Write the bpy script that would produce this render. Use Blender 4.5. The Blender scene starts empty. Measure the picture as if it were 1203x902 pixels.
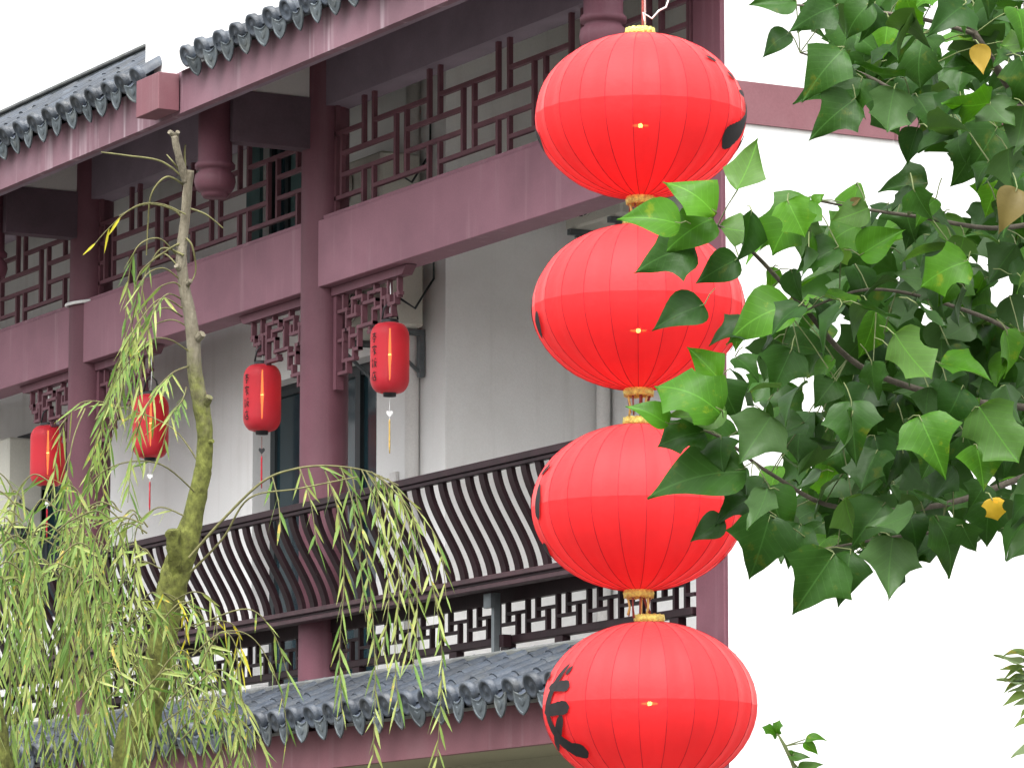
import bpy, bmesh, math, random
from mathutils import Vector, Matrix
R = math.radians
rnd = random.Random(7)

# ------------------------------------------------------------------ camera, sky, sun, exposure
scene = bpy.context.scene
col = scene.collection
AL, PITCH, FPX, IW, IH = R(28.8), math.atan(759/5300), 5300.0, 1203, 902
CAM = Vector((19.896, -12.215, 1.6))
FWD = Vector((-math.cos(AL), math.sin(AL), 0)); RGT = Vector((math.sin(AL), math.cos(AL), 0)); UPZ = Vector((0, 0, 1))
CF = FWD*math.cos(PITCH) + UPZ*math.sin(PITCH)
CU = UPZ*math.cos(PITCH) - FWD*math.sin(PITCH)
cd = bpy.data.cameras.new('camera'); cam = bpy.data.objects.new('camera', cd); col.objects.link(cam)
cd.sensor_width = 36; cd.lens = 36*FPX/IW; cd.clip_start = 0.1; cd.clip_end = 3000
cam.matrix_world = Matrix(((RGT.x, CU.x, -CF.x, CAM.x), (RGT.y, CU.y, -CF.y, CAM.y), (RGT.z, CU.z, -CF.z, CAM.z), (0, 0, 0, 1)))
scene.camera = cam

SUN_EL = R(60)
to_sun_h = (-FWD - RGT*0.3).normalized()
to_sun = to_sun_h*math.cos(SUN_EL) + UPZ*math.sin(SUN_EL)
w = bpy.data.worlds.new('World'); scene.world = w; w.use_nodes = True
nt = w.node_tree; nt.nodes.clear()
sky = nt.nodes.new('ShaderNodeTexSky'); sky.sky_type = 'NISHITA'; sky.sun_disc = False
sky.sun_elevation = SUN_EL; sky.sun_rotation = math.atan2(to_sun_h.x, to_sun_h.y)
sky.air_density = 1.2; sky.dust_density = 6.0; sky.ozone_density = 1.0; sky.altitude = 50
hs = nt.nodes.new('ShaderNodeHueSaturation'); hs.inputs['Saturation'].default_value = 0.12   # overcast: nearly white cloud
bg = nt.nodes.new('ShaderNodeBackground'); bg.inputs['Strength'].default_value = 0.15
ow = nt.nodes.new('ShaderNodeOutputWorld')
nt.links.new(sky.outputs[0], hs.inputs['Color']); nt.links.new(hs.outputs[0], bg.inputs[0]); nt.links.new(bg.outputs[0], ow.inputs[0])
sd = bpy.data.lights.new('sun', 'SUN'); sd.energy = 0.6; sd.angle = R(45); sd.color = (1, 0.97, 0.93)
sun = bpy.data.objects.new('sun', sd); col.objects.link(sun)
sun.rotation_euler = (-to_sun).to_track_quat('-Z', 'Y').to_euler(); sun.location = (8, -8, 20)
vs = scene.view_settings; vs.view_transform = 'Standard'; vs.look = 'None'; vs.gamma = 1; vs.use_curve_mapping = False
vs.exposure = 1.75
scene.render.engine = 'CYCLES'
scene.cycles.max_bounces = 8; scene.cycles.diffuse_bounces = 4; scene.cycles.transmission_bounces = 6; scene.cycles.transparent_max_bounces = 12

def AT(px, py, depth):
    """world point seen at photo pixel (px,py), a given number of metres in front of the camera"""
    return CAM + (CF + RGT*((px-IW/2)/FPX) + CU*(-(py-IH/2)/FPX))*depth

# ------------------------------------------------------------------ helpers
WL = {}
def link(o, parent=None, world=(0, 0, 0)):
    col.objects.link(o); world = Vector(world); WL[o.name] = world
    if parent is not None:
        o.parent = parent; o.location = world - WL[parent.name]
    else:
        o.location = world
    return o
def empty(name, loc=(0, 0, 0), parent=None):
    o = bpy.data.objects.new(name, None); o.empty_display_size = 0.1
    return link(o, parent, loc)
def tag(o, label=None, cat=None, group=None, kind=None):
    if label: o['label'] = label
    if cat: o['category'] = cat
    if group: o['group'] = group
    if kind: o['kind'] = kind
    return o
def inst(name, mesh, parent, world, rot=None):
    o = bpy.data.objects.new(name, mesh); link(o, parent, world)
    if rot is not None:
        if isinstance(rot, Matrix): o.rotation_euler = rot.to_euler()
        else: o.rotation_euler = rot
    return o

class MB:
    def __init__(s): s.v = []; s.f = []
    def box(s, x0, x1, y0, y1, z0, z1):
        n = len(s.v)
        s.v += [(x, y, z) for x in (x0, x1) for y in (y0, y1) for z in (z0, z1)]
        s.f += [(n, n+1, n+3, n+2), (n+4, n+6, n+7, n+5), (n, n+4, n+5, n+1), (n+2, n+3, n+7, n+6), (n, n+2, n+6, n+4), (n+1, n+5, n+7, n+3)]
        return s
    def quad(s, *p):
        n = len(s.v); s.v += [tuple(q) for q in p]; s.f.append(tuple(range(n, n+len(p)))); return s
    def grid(s, rows, closed=False):
        n = len(s.v); m = len(rows[0])
        for r in rows: s.v += [tuple(p) for p in r]
        for i in range(len(rows)-1):
            for j in range(m if closed else m-1):
                k = (j+1) % m
                s.f.append((n+i*m+j, n+i*m+k, n+(i+1)*m+k, n+(i+1)*m+j))
        return s
    def tube(s, pts, rad, seg=8, caps=True):
        pts = [Vector(p) for p in pts]
        if not isinstance(rad, (list, tuple)): rad = [rad]*len(pts)
        rows = []; ref = None
        for i, p in enumerate(pts):
            t = (pts[min(i+1, len(pts)-1)] - pts[max(i-1, 0)]).normalized()
            if ref is None: ref = t.orthogonal().normalized()
            ref = (ref - t*ref.dot(t)).normalized(); b = t.cross(ref)
            rows.append([p + (ref*math.cos(2*math.pi*k/seg) + b*math.sin(2*math.pi*k/seg))*rad[i] for k in range(seg)])
        n = len(s.v); s.grid(rows, True)
        if caps:
            s.f.append(tuple(range(n+seg-1, n-1, -1))); e = n+(len(pts)-1)*seg; s.f.append(tuple(range(e, e+seg)))
        return s
    def lathe(s, prof, seg=24, c=(0, 0, 0)):
        rows = [[(c[0]+r*math.cos(2*math.pi*k/seg), c[1]+r*math.sin(2*math.pi*k/seg), c[2]+z) for k in range(seg)] for r, z in prof]
        return s.grid(rows, True)
    def prism(s, poly, y0, y1):
        """poly in (x,z), extruded along y"""
        n = len(s.v); m = len(poly)
        s.v += [(x, y0, z) for x, z in poly] + [(x, y1, z) for x, z in poly]
        s.f.append(tuple(range(n, n+m))); s.f.append(tuple(range(n+2*m-1, n+m-1, -1)))
        for i in range(m): s.f.append((n+i, n+m+i, n+m+(i+1) % m, n+(i+1) % m))
        return s
    def mesh(s, name, mat, smooth=False, bevel=0):
        me = bpy.data.meshes.new(name); me.from_pydata([tuple(v) for v in s.v], [], s.f)
        bm = bmesh.new(); bm.from_mesh(me); bmesh.ops.recalc_face_normals(bm, faces=bm.faces)
        if bevel: bmesh.ops.bevel(bm, geom=list(bm.edges), offset=bevel, segments=1, affect='EDGES', profile=0.7)
        bm.to_mesh(me); bm.free()
        if smooth:
            for p in me.polygons: p.use_smooth = True
        if isinstance(mat, (list, tuple)):
            for q in mat: me.materials.append(q)
        elif mat: me.materials.append(mat)
        return me
    def build(s, name, mat, parent=None, smooth=False, bevel=0, at=(0, 0, 0)):
        """vertices in coordinates relative to `at`"""
        return inst(name, s.mesh(name, mat, smooth, bevel), parent, at)

# ------------------------------------------------------------------ materials
def nodes(name):
    m = bpy.data.materials.new(name); m.use_nodes = True; t = m.node_tree; t.nodes.clear(); return m, t
def N(t, ty, **kw):
    n = t.nodes.new(ty)
    for k, v in kw.items():
        if k in n.inputs: n.inputs[k].default_value = v
        else: setattr(n, k, v)
    return n
def mixc(t, a, b, fac, mode='MIX'):
    n = t.nodes.new('ShaderNodeMix'); n.data_type = 'RGBA'; n.blend_type = mode
    for sock, val in ((n.inputs[0], fac), (n.inputs[6], a), (n.inputs[7], b)):
        if hasattr(val, 'is_output'): t.links.new(val, sock)
        else: sock.default_value = val if not isinstance(val, tuple) else (*val, 1)[:4]
    return n.outputs[2]
def ramp(t, src, p0, p1, c0=(0, 0, 0), c1=(1, 1, 1)):
    r = t.nodes.new('ShaderNodeValToRGB'); r.color_ramp.elements[0].position = p0; r.color_ramp.elements[1].position = p1
    r.color_ramp.elements[0].color = (*c0, 1); r.color_ramp.elements[1].color = (*c1, 1); t.links.new(src, r.inputs[0]); return r.outputs[0]
def noise(t, vec, scale, detail=4, rough=0.55, stretch=None):
    if stretch:
        mp = t.nodes.new('ShaderNodeMapping'); mp.inputs['Scale'].default_value = stretch; t.links.new(vec, mp.inputs[0]); vec = mp.outputs[0]
    n = N(t, 'ShaderNodeTexNoise'); n.inputs['Scale'].default_value = scale; n.inputs['Detail'].default_value = detail; n.inputs['Roughness'].default_value = rough
    t.links.new(vec, n.inputs['Vector']); return n.outputs['Fac']
def surf(name, c, rough=0.6, var=0.18, scale=3.0, bump=0.0, bscale=40, rand=0.0, stain=None, stain_amt=0.5, stain_scale=1.5, streak=None, streak_amt=0.3, spec=0.3, metal=0.0, fine=0.06):
    m, t = nodes(name); geo = N(t, 'ShaderNodeNewGeometry'); P = geo.outputs['Position']
    n1 = noise(t, P, scale, 5)
    lo = tuple(x*(1-var) for x in c); hi = tuple(min(1, x*(1+var)) for x in c)
    cc = ramp(t, n1, 0.3, 0.7, lo, hi)
    if fine:
        n2 = noise(t, P, 90, 3)
        cc = mixc(t, cc, ramp(t, n2, 0.3, 0.7, (1-2*fine,)*3, (1,)*3), 1.0, 'MULTIPLY')
    if stain:
        n3 = noise(t, P, stain_scale, 6, 0.65); f = ramp(t, n3, 0.5, 0.68)
        ma = N(t, 'ShaderNodeMath', operation='MULTIPLY'); t.links.new(f, ma.inputs[0]); ma.inputs[1].default_value = stain_amt
        cc = mixc(t, cc, stain, ma.outputs[0])
    if streak:
        n4 = noise(t, P, 9, 4, 0.6, (1, 1, 0.05)); f = ramp(t, n4, 0.56, 0.72)
        n5 = noise(t, P, 1.2, 2); ma = N(t, 'ShaderNodeMath', operation='MULTIPLY'); t.links.new(f, ma.inputs[0]); t.links.new(n5, ma.inputs[1])
        mb = N(t, 'ShaderNodeMath', operation='MULTIPLY'); t.links.new(ma.outputs[0], mb.inputs[0]); mb.inputs[1].default_value = streak_amt*2
        cc = mixc(t, cc, streak, mb.outputs[0])
    if rand:
        oi = N(t, 'ShaderNodeObjectInfo'); f = ramp(t, oi.outputs['Random'], 0, 1, (1-rand,)*3, (1,)*3)
        cc = mixc(t, cc, f, 1.0, 'MULTIPLY')
    b = N(t, 'ShaderNodeBsdfPrincipled'); t.links.new(cc, b.inputs['Base Color'])
    b.inputs['Roughness'].default_value = rough; b.inputs['Specular IOR Level'].default_value = spec; b.inputs['Metallic'].default_value = metal
    if bump:
        bp = N(t, 'ShaderNodeBump'); bp.inputs['Strength'].default_value = bump; bp.inputs['Distance'].default_value = 0.01
        t.links.new(noise(t, P, bscale, 5), bp.inputs['Height']); t.links.new(bp.outputs[0], b.inputs['Normal'])
    o = N(t, 'ShaderNodeOutputMaterial'); t.links.new(b.outputs[0], o.inputs[0]); return m
def emit(name, c, s):
    m, t = nodes(name); e = N(t, 'ShaderNodeEmission'); e.inputs[0].default_value = (*c, 1); e.inputs[1].default_value = s
    o = N(t, 'ShaderNodeOutputMaterial'); t.links.new(e.outputs[0], o.inputs[0]); return m
def cloth(name, c, trans=0.35, clear=0.07, sheen=0.4, rough=0.5, wrinkle=0.25, bscale=30, stretch=(1, 1, 1)):
    m, t = nodes(name); geo = N(t, 'ShaderNodeNewGeometry'); P = geo.outputs['Position']
    cc = ramp(t, noise(t, P, 4, 4), 0.3, 0.7, tuple(x*0.88 for x in c), c)
    oi = N(t, 'ShaderNodeObjectInfo'); cc = mixc(t, cc, ramp(t, oi.outputs['Random'], 0, 1, (0.9,)*3, (1,)*3), 1, 'MULTIPLY')
    b = N(t, 'ShaderNodeBsdfPrincipled'); t.links.new(cc, b.inputs['Base Color']); b.inputs['Roughness'].default_value = rough
    b.inputs['Specular IOR Level'].default_value = 0.35
    b.inputs['Sheen Weight'].default_value = sheen; b.inputs['Sheen Roughness'].default_value = 0.4; b.inputs['Sheen Tint'].default_value = (1, 0.75, 0.72, 1)
    bp = N(t, 'ShaderNodeBump'); bp.inputs['Strength'].default_value = wrinkle; bp.inputs['Distance'].default_value = 0.01
    t.links.new(noise(t, P, bscale, 5, 0.6, stretch), bp.inputs['Height']); t.links.new(bp.outputs[0], b.inputs['Normal'])
    tr = N(t, 'ShaderNodeBsdfTranslucent'); t.links.new(cc, tr.inputs[0])
    m1 = N(t, 'ShaderNodeMixShader'); m1.inputs[0].default_value = trans; t.links.new(b.outputs[0], m1.inputs[1]); t.links.new(tr.outputs[0], m1.inputs[2])
    tp = N(t, 'ShaderNodeBsdfTransparent'); m2 = N(t, 'ShaderNodeMixShader'); m2.inputs[0].default_value = clear
    t.links.new(m1.outputs[0], m2.inputs[1]); t.links.new(tp.outputs[0], m2.inputs[2])
    o = N(t, 'ShaderNodeOutputMaterial'); t.links.new(m2.outputs[0], o.inputs[0]); return m
def leafmat(name, c, back, trans=0.3, rough=0.4, rand=0.35, vein=False):
    m, t = nodes(name); geo = N(t, 'ShaderNodeNewGeometry'); P = geo.outputs['Position']
    cc = ramp(t, noise(t, P, 12, 4), 0.25, 0.75, tuple(x*0.7 for x in c), tuple(x*1.2 for x in c))
    cc = mixc(t, cc, (c[0]*2.6+.02, c[1]*1.35, c[2]), ramp(t, noise(t, P, 26, 5, .65), 0.60, 0.72))
    cc = mixc(t, cc, back, geo.outputs['Backfacing'])
    if vein:
        tc = N(t, 'ShaderNodeTexCoord'); sp = N(t, 'ShaderNodeSeparateXYZ'); t.links.new(tc.outputs['Object'], sp.inputs[0])
        def ma(op, x, y=None):
            n = N(t, 'ShaderNodeMath', operation=op)
            for i, v in enumerate((x, y)):
                if v is None: continue
                if hasattr(v, 'is_output'): t.links.new(v, n.inputs[i])
                else: n.inputs[i].default_value = v
            return n.outputs[0]
        ab = ma('ABSOLUTE', sp.outputs[0]); mid = ma('LESS_THAN', ab, 0.012)
        sv = ma('GREATER_THAN', ma('SINE', ma('MULTIPLY', ma('SUBTRACT', sp.outputs[1], ma('MULTIPLY', ab, 0.75)), 46.0)), 0.955)
        vf = ma('MULTIPLY', ma('MAXIMUM', mid, ma('MULTIPLY', sv, 0.35)), 0.5)
        cc = mixc(t, cc, tuple(min(1, x*1.9+0.02) for x in c), vf)
    oi = N(t, 'ShaderNodeObjectInfo'); cc = mixc(t, cc, ramp(t, oi.outputs['Random'], 0, 1, (1-rand, 1-rand*0.8, 1-rand), (1.0, 1.0, 1.0)), 1, 'MULTIPLY')
    b = N(t, 'ShaderNodeBsdfPrincipled'); t.links.new(cc, b.inputs['Base Color']); b.inputs['Roughness'].default_value = rough; b.inputs['Specular IOR Level'].default_value = 0.2
    bp = N(t, 'ShaderNodeBump'); bp.inputs['Strength'].default_value = 0.25; bp.inputs['Distance'].default_value = 0.004
    t.links.new(noise(t, P, 55, 3), bp.inputs['Height']); t.links.new(bp.outputs[0], b.inputs['Normal'])
    tr = N(t, 'ShaderNodeBsdfTranslucent'); t.links.new(mixc(t, cc, (1.0, 1.0, 0.45), 1, 'MULTIPLY'), tr.inputs[0])
    m1 = N(t, 'ShaderNodeMixShader'); m1.inputs[0].default_value = trans; t.links.new(b.outputs[0], m1.inputs[1]); t.links.new(tr.outputs[0], m1.inputs[2])
    o = N(t, 'ShaderNodeOutputMaterial'); t.links.new(m1.outputs[0], o.inputs[0]); return m

M = {}
M['purple'] = surf('purple_paint', (0.118, 0.044, 0.060), 0.6, 0.18, 1.6, 0.08, 25, stain=(0.14, 0.062, 0.080), stain_amt=0.4, streak=(0.18, 0.10, 0.12), streak_amt=0.35)
M['beam'] = surf('weathered_mauve_paint', (0.235, 0.110, 0.142), 0.65, 0.16, 1.6, 0.08, 25, stain=(0.18, 0.082, 0.108), stain_amt=0.6, streak=(0.34, 0.22, 0.25), streak_amt=0.4)
M['bandp'] = surf('faded_pink_purple_paint', (0.190, 0.082, 0.094), 0.65, 0.12, 1.6, 0.08, 25, stain=(0.24, 0.13, 0.14), stain_amt=0.35)
M['fasciap'] = surf('weathered_fascia_paint', (0.185, 0.098, 0.122), 0.65, 0.16, 1.6, 0.08, 25, stain=(0.24, 0.17, 0.20), stain_amt=0.35, streak=(0.42, 0.34, 0.37), streak_amt=0.6)
M['tiep'] = surf('dull_dark_purple_paint', (0.10, 0.068, 0.085), 0.65, 0.2, 3)
M['skirtp'] = surf('red_purple_paint', (0.170, 0.068, 0.082), 0.65, 0.16, 1.6, 0.08, 25, stain=(0.2, 0.11, 0.12), stain_amt=0.35, streak=(0.25, 0.16, 0.175), streak_amt=0.3)
M['dkpurple'] = surf('dark_purple_paint', (0.19, 0.145, 0.18), 0.6, 0.2, 2.5, 0.1, 30)
M['lattice'] = surf('lattice_paint', (0.115, 0.045, 0.058), 0.6, 0.2, 6, 0.1, 40)
M['railwood'] = surf('dark_lacquered_wood', (0.022, 0.009, 0.012), 0.5, 0.35, 10, 0.1, 40, spec=0.2, rand=0.25)
M['seatrail'] = surf('worn_red_brown_wood', (0.042, 0.019, 0.023), 0.5, 0.3, 10, 0.1, 40)
M['pan'] = surf('dark_pan_tile', (0.045, 0.055, 0.075), 0.8, 0.3, 7, 0.3, 60)
M['white'] = surf('white_stucco', (0.80, 0.80, 0.79), 0.85, 0.03, 0.8, 0.12, 60, stain=(0.64, 0.63, 0.60), stain_amt=0.4, streak=(0.55, 0.54, 0.51), streak_amt=0.3, fine=0.03)
M['greywall'] = surf('light_grey_stucco', (0.62, 0.61, 0.59), 0.85, 0.04, 0.9, 0.12, 60, stain=(0.54, 0.53, 0.51), stain_amt=0.3, fine=0.03)
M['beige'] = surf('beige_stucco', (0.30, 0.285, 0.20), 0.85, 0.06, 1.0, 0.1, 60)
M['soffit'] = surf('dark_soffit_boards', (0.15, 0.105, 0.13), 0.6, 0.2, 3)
M['tile'] = surf('blue_grey_clay_tile', (0.044, 0.056, 0.074), 0.5, 0.4, 7, 0.35, 60, spec=0.5, rand=0.5, stain=(0.075, 0.078, 0.075), stain_amt=0.6, stain_scale=6)
M['drip'] = surf('pale_blue_grey_drip_tile', (0.088, 0.106, 0.118), 0.65, 0.3, 14, 0.2, 70, rand=0.45, stain=(0.19, 0.20, 0.18), stain_amt=0.5, stain_scale=9)
M['mortar'] = surf('grey_mortar', (0.12, 0.125, 0.125), 0.85, 0.25, 8, 0.5, 50, stain=(0.10, 0.11, 0.085), stain_amt=0.6, stain_scale=5)
M['steel'] = surf('galvanised_steel', (0.16, 0.18, 0.19), 0.45, 0.2, 12, metal=0.6)
M['acwhite'] = surf('aged_white_plastic', (0.58, 0.57, 0.50), 0.5, 0.08, 3, stain=(0.4, 0.38, 0.32), stain_amt=0.4)
M['black'] = surf('black_plastic', (0.02, 0.02, 0.022), 0.45, 0.2, 8)
M['pipe'] = surf('white_plastic_pipe', (0.72, 0.71, 0.69), 0.45, 0.05, 3)
M['glass'] = surf('dark_teal_glass', (0.012, 0.03, 0.038), 0.12, 0.3, 2, spec=0.6, fine=0)
M['glassl'] = surf('pale_teal_glass', (0.10, 0.17, 0.17), 0.15, 0.2, 2, spec=0.6, fine=0)
M['frame'] = surf('dark_teal_frame', (0.03, 0.038, 0.042), 0.4, 0.2, 6)
M['ink'] = surf('black_brush_ink', (0.014, 0.012, 0.013), 0.75, 0.3, 20)
M['gold'] = surf('crinkled_gold_foil', (0.95, 0.68, 0.16), 0.35, 0.45, 70, 0.9, 120, metal=0.35, spec=0.6)
M['cord'] = surf('red_brown_cord', (0.25, 0.05, 0.04), 0.8, 0.3, 60)
M['goldcord'] = surf('gold_thread', (0.62, 0.42, 0.12), 0.5, 0.3, 60)
M['wire'] = surf('white_wire', (0.75, 0.75, 0.74), 0.5, 0.05, 20)
M['redtassel'] = surf('red_tassel_thread', (0.5, 0.02, 0.04), 0.7, 0.3, 60)
M['cloth_up'] = cloth('sky_lit_red_lantern_cloth', (0.90, 0.049, 0.056), 0.42, 0.05, 0.42, 0.62)  # upper half: sky light on the top painted in as paler cloth
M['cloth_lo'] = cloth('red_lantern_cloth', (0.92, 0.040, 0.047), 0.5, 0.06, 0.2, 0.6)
M['cloth_s'] = cloth('red_ribbed_lantern_cloth', (0.60, 0.030, 0.050), 0.30, 0.10, 0.3, 0.5, 0.1)
M['seam'] = surf('dark_red_seam', (0.40, 0.008, 0.018), 0.7, 0.2, 20)
M['bulb'] = emit('lit_bulb', (1.0, 0.62, 0.14), 16)
M['bulbstreak'] = emit('bulb_streak_glow', (1.0, 0.32, 0.05), 2.8)  # glow for the added streak shapes around the bulbs
def bark():
    m, t = nodes('willow_bark'); geo = N(t, 'ShaderNodeNewGeometry'); P = geo.outputs['Position']
    base = ramp(t, noise(t, P, 22, 6, 0.65, (1, 1, 0.25)), 0.3, 0.7, (0.10, 0.085, 0.06), (0.25, 0.225, 0.17))
    moss = ramp(t, noise(t, P, 30, 5, 0.6), 0.3, 0.7, (0.055, 0.055, 0.02), (0.21, 0.23, 0.06))
    sp = N(t, 'ShaderNodeSeparateXYZ'); t.links.new(P, sp.inputs[0])
    mr = N(t, 'ShaderNodeMapRange'); mr.inputs[1].default_value = 4.15; mr.inputs[2].default_value = 3.2; t.links.new(sp.outputs[2], mr.inputs[0])
    ad = N(t, 'ShaderNodeMath', operation='ADD'); t.links.new(mr.outputs[0], ad.inputs[0]); t.links.new(noise(t, P, 11, 5, 0.6), ad.inputs[1])
    cc = mixc(t, base, moss, ramp(t, ad.outputs[0], 0.62, 1.15))
    b = N(t, 'ShaderNodeBsdfPrincipled'); t.links.new(cc, b.inputs['Base Color']); b.inputs['Roughness'].default_value = 0.9; b.inputs['Specular IOR Level'].default_value = 0.15
    bp = N(t, 'ShaderNodeBump'); bp.inputs['Strength'].default_value = 0.9; bp.inputs['Distance'].default_value = 0.02
    t.links.new(noise(t, P, 38, 6, 0.65, (1, 1, 0.3)), bp.inputs['Height']); t.links.new(bp.outputs[0], b.inputs['Normal'])
    o = N(t, 'ShaderNodeOutputMaterial'); t.links.new(b.outputs[0], o.inputs[0]); return m
M['bark'] = bark()
M['cut'] = surf('cut_wood', (0.26, 0.23, 0.15), 0.8, 0.3, 40)
M['twig'] = surf('green_brown_twig', (0.12, 0.115, 0.045), 0.7, 0.3, 30)
M['tbark'] = surf('grey_brown_bark', (0.10, 0.085, 0.065), 0.85, 0.3, 30, 0.5, 60)
M['petiole'] = surf('green_leaf_stalk', (0.13, 0.16, 0.06), 0.6, 0.2, 30)
M['wleaf'] = leafmat('willow_leaf', (0.24, 0.34, 0.10), (0.31, 0.40, 0.22), 0.38, 0.5, 0.25)
M['wleaf2'] = leafmat('yellow_green_willow_leaf', (0.38, 0.44, 0.16), (0.40, 0.46, 0.26), 0.42, 0.5, 0.2)
M['wleaf3'] = leafmat('deep_green_willow_leaf', (0.13, 0.23, 0.055), (0.2, 0.29, 0.14), 0.3, 0.5, 0.2)
M['wyellow'] = leafmat('yellow_willow_leaf', (0.55, 0.50, 0.05), (0.55, 0.5, 0.1), 0.4, 0.5, 0.1)
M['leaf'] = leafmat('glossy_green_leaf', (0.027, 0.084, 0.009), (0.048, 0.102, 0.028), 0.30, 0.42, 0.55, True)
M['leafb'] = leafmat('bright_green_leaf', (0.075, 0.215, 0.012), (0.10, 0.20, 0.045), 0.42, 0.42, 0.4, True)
M['leafy'] = leafmat('yellow_leaf', (0.42, 0.27, 0.02), (0.4, 0.27, 0.05), 0.4, 0.5, 0.1)
M['leafbr'] = leafmat('brown_green_leaf', (0.13, 0.10, 0.03), (0.14, 0.11, 0.05), 0.3, 0.5, 0.1)
M['ground'] = surf('grey_paving', (0.13, 0.13, 0.12), 0.9, 0.15, 0.7, 0.3, 8)

# ------------------------------------------------------------------ ground
g = MB().quad((-400, -400, 0), (400, -400, 0), (400, 400, 0), (-400, 400, 0)).build('ground', M['ground']); tag(g, kind='structure', label='grey paved ground in front of the building')

# ------------------------------------------------------------------ building
B = empty('traditional_building', (-5, 0, 0))
tag(B, 'white building with purple timber balcony, lattices and grey tiled eaves', 'building')
XL = -17.0
COLX = [-4.72, -8.33, -11.95, -15.57]
def bb(name, mat, *boxes, parent=None, bevel=0):
    m = MB()
    for b in boxes: m.box(*b)
    return m.build(name, M[mat], parent or B, bevel=bevel)

# walls
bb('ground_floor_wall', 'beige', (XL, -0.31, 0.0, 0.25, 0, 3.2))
bb('balcony_floor', 'greywall', (XL, -0.31, -0.06, 2.05, 3.45, 3.66))
bb('gable_wall', 'white', (-0.2, 0.0, 0.004, 9.0, 0, 10.5))
wall = MB()
YW = 0.7
XE = -4.45      # the white front wall ends here; a cross wall runs back to the rear wall of the nearer bay
YB = 1.85
wall.box(XL, -7.2, YW, YW+0.2, 3.66, 8.25)
wall.box(-7.2, -5.38, YW, YW+0.2, 5.86, 6.60); wall.box(-7.2, -7.06, YW, YW+0.2, 6.60, 8.25); wall.box(-7.06, -6.30, YW, YW+0.2, 7.80, 8.25)
wall.box(-6.30, -5.38, YW, YW+0.2, 6.60, 8.25); wall.box(-5.38, XE, YW, YW+0.2, 3.66, 8.25)
wall.build('front_balcony_wall', M['white'], B)
bb('cross_wall', 'white', (XE-0.2, XE-0.002, YW+0.2, YB, 3.66, 8.4))
bb('rear_balcony_wall', 'white', (XE-0.2, -0.2, YB, YB+0.2, 3.66, 8.6))
door = empty('door', (-6.3, YW+0.16, 3.66), B)
bb('door_frame', 'frame', (-7.2, -7.13, YW+0.13, YW+0.19, 3.66, 5.86), (-6.42, -6.34, YW+0.12, YW+0.19, 3.66, 5.86), (-5.92, -5.85, YW+0.12, YW+0.19, 3.66, 5.86), (-5.50, -5.38, YW+0.12, YW+0.19, 3.66, 5.86), (-7.13, -5.5, YW+0.125, YW+0.19, 5.79, 5.86), (-7.13, -5.5, YW+0.125, YW+0.19, 5.0, 5.05), parent=door)
for x0, x1 in ((-7.13, -6.42), (-6.34, -5.92), (-5.85, -5.50)):
    bb('pane', 'glass', (x0, x1, YW+0.15, YW+0.17, 3.66, 5.79), parent=door)
win = empty('window', (-6.7, YW+0.1, 6.60), B)
bb('window_frame', 'frame', (-7.06, -7.02, YW+0.04, YW+0.1, 6.60, 7.80), (-6.82, -6.77, YW+0.04, YW+0.1, 6.60, 7.80), (-6.35, -6.30, YW+0.04, YW+0.1, 6.60, 7.80), (-7.02, -6.35, YW+0.045, YW+0.1, 6.60, 6.65), parent=win)
bb('pane', 'glass', (-7.02, -6.82, YW+0.06, YW+0.08, 6.65, 7.80), parent=win)
bb('pane', 'glassl', (-6.77, -6.35, YW+0.06, YW+0.08, 6.65, 7.80), parent=win)
bb('window_shutter', 'glassl', (-7.27, -7.065, YW-0.03, YW-0.004, 6.58, 7.80))
for x, y in ((-4.80, YW-0.05), (XE+0.06, YB-0.06)):
    MB().tube([(x, y, 3.66), (x, y, 8.2)], 0.045, 12).build('drain_pipe', M['pipe'], B, True)
dw = empty('window', (-10.6, YW, 4.6), B)
bb('window_frame', 'frame', (-11.25, -11.2, YW-0.02, YW-0.002, 4.6, 6.0), (-10.15, -10.1, YW-0.02, YW-0.002, 4.6, 6.0), (-10.7, -10.65, YW-0.02, YW-0.002, 4.6, 6.0), (-11.2, -10.15, YW-0.018, YW-0.002, 5.95, 6.0), parent=dw)
for x0, x1 in ((-11.2, -10.7), (-10.65, -10.15)): bb('pane', 'glass', (x0, x1, YW-0.012, YW-0.004, 4.6, 5.95), parent=dw)
bb('socket_box', 'pipe', (-5.15, -5.06, YW-0.03, YW-0.002, 4.98, 5.07), bevel=0.005)

# columns, beams
for x in COLX:
    MB().lathe([(0.155, 0), (0.15, 3.6), (0.148, 7.6)], 32, (x, 0, 0)).build('column', M['purple'], B, True)
bb('corner_pilaster', 'purple', (-0.29, -0.002, -0.02, 0.25, 0, 7.7), bevel=0.006)
ends = [(-15.57, -11.95), (-11.95, -8.33), (-8.33, -4.72), (-4.72, -0.31)]
for a, b in ends:
    bb('beam', 'beam', (a+0.05, b if b == -0.31 else b-0.05, -0.1, 0.1, 6.11, 6.525), bevel=0.004)
    bb('beam_capping', 'beam', (a+0.05, b if b == -0.31 else b-0.05, -0.075, 0.075, 6.528, 6.555))
    bb('head_beam', 'dkpurple', (a+0.05, b if b == -0.31 else b-0.05, -0.065, 0.11, 7.245, 7.76))
def slab(name, prof, mat):
    q = MB(); q.grid([[(x, y, z) for y, z in prof]+[(x, y, z+0.05) for y, z in prof[::-1]] for x in (XL, 0.3)], True); q.build(name, M[mat], B)
slab('soffit', [(-0.985, 7.34), (-0.05, 7.80)], 'soffit'); slab('balcony_ceiling', [(-0.045, 7.803), (0.6, 8.12), (2.1, 8.28)], 'beige')
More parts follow.
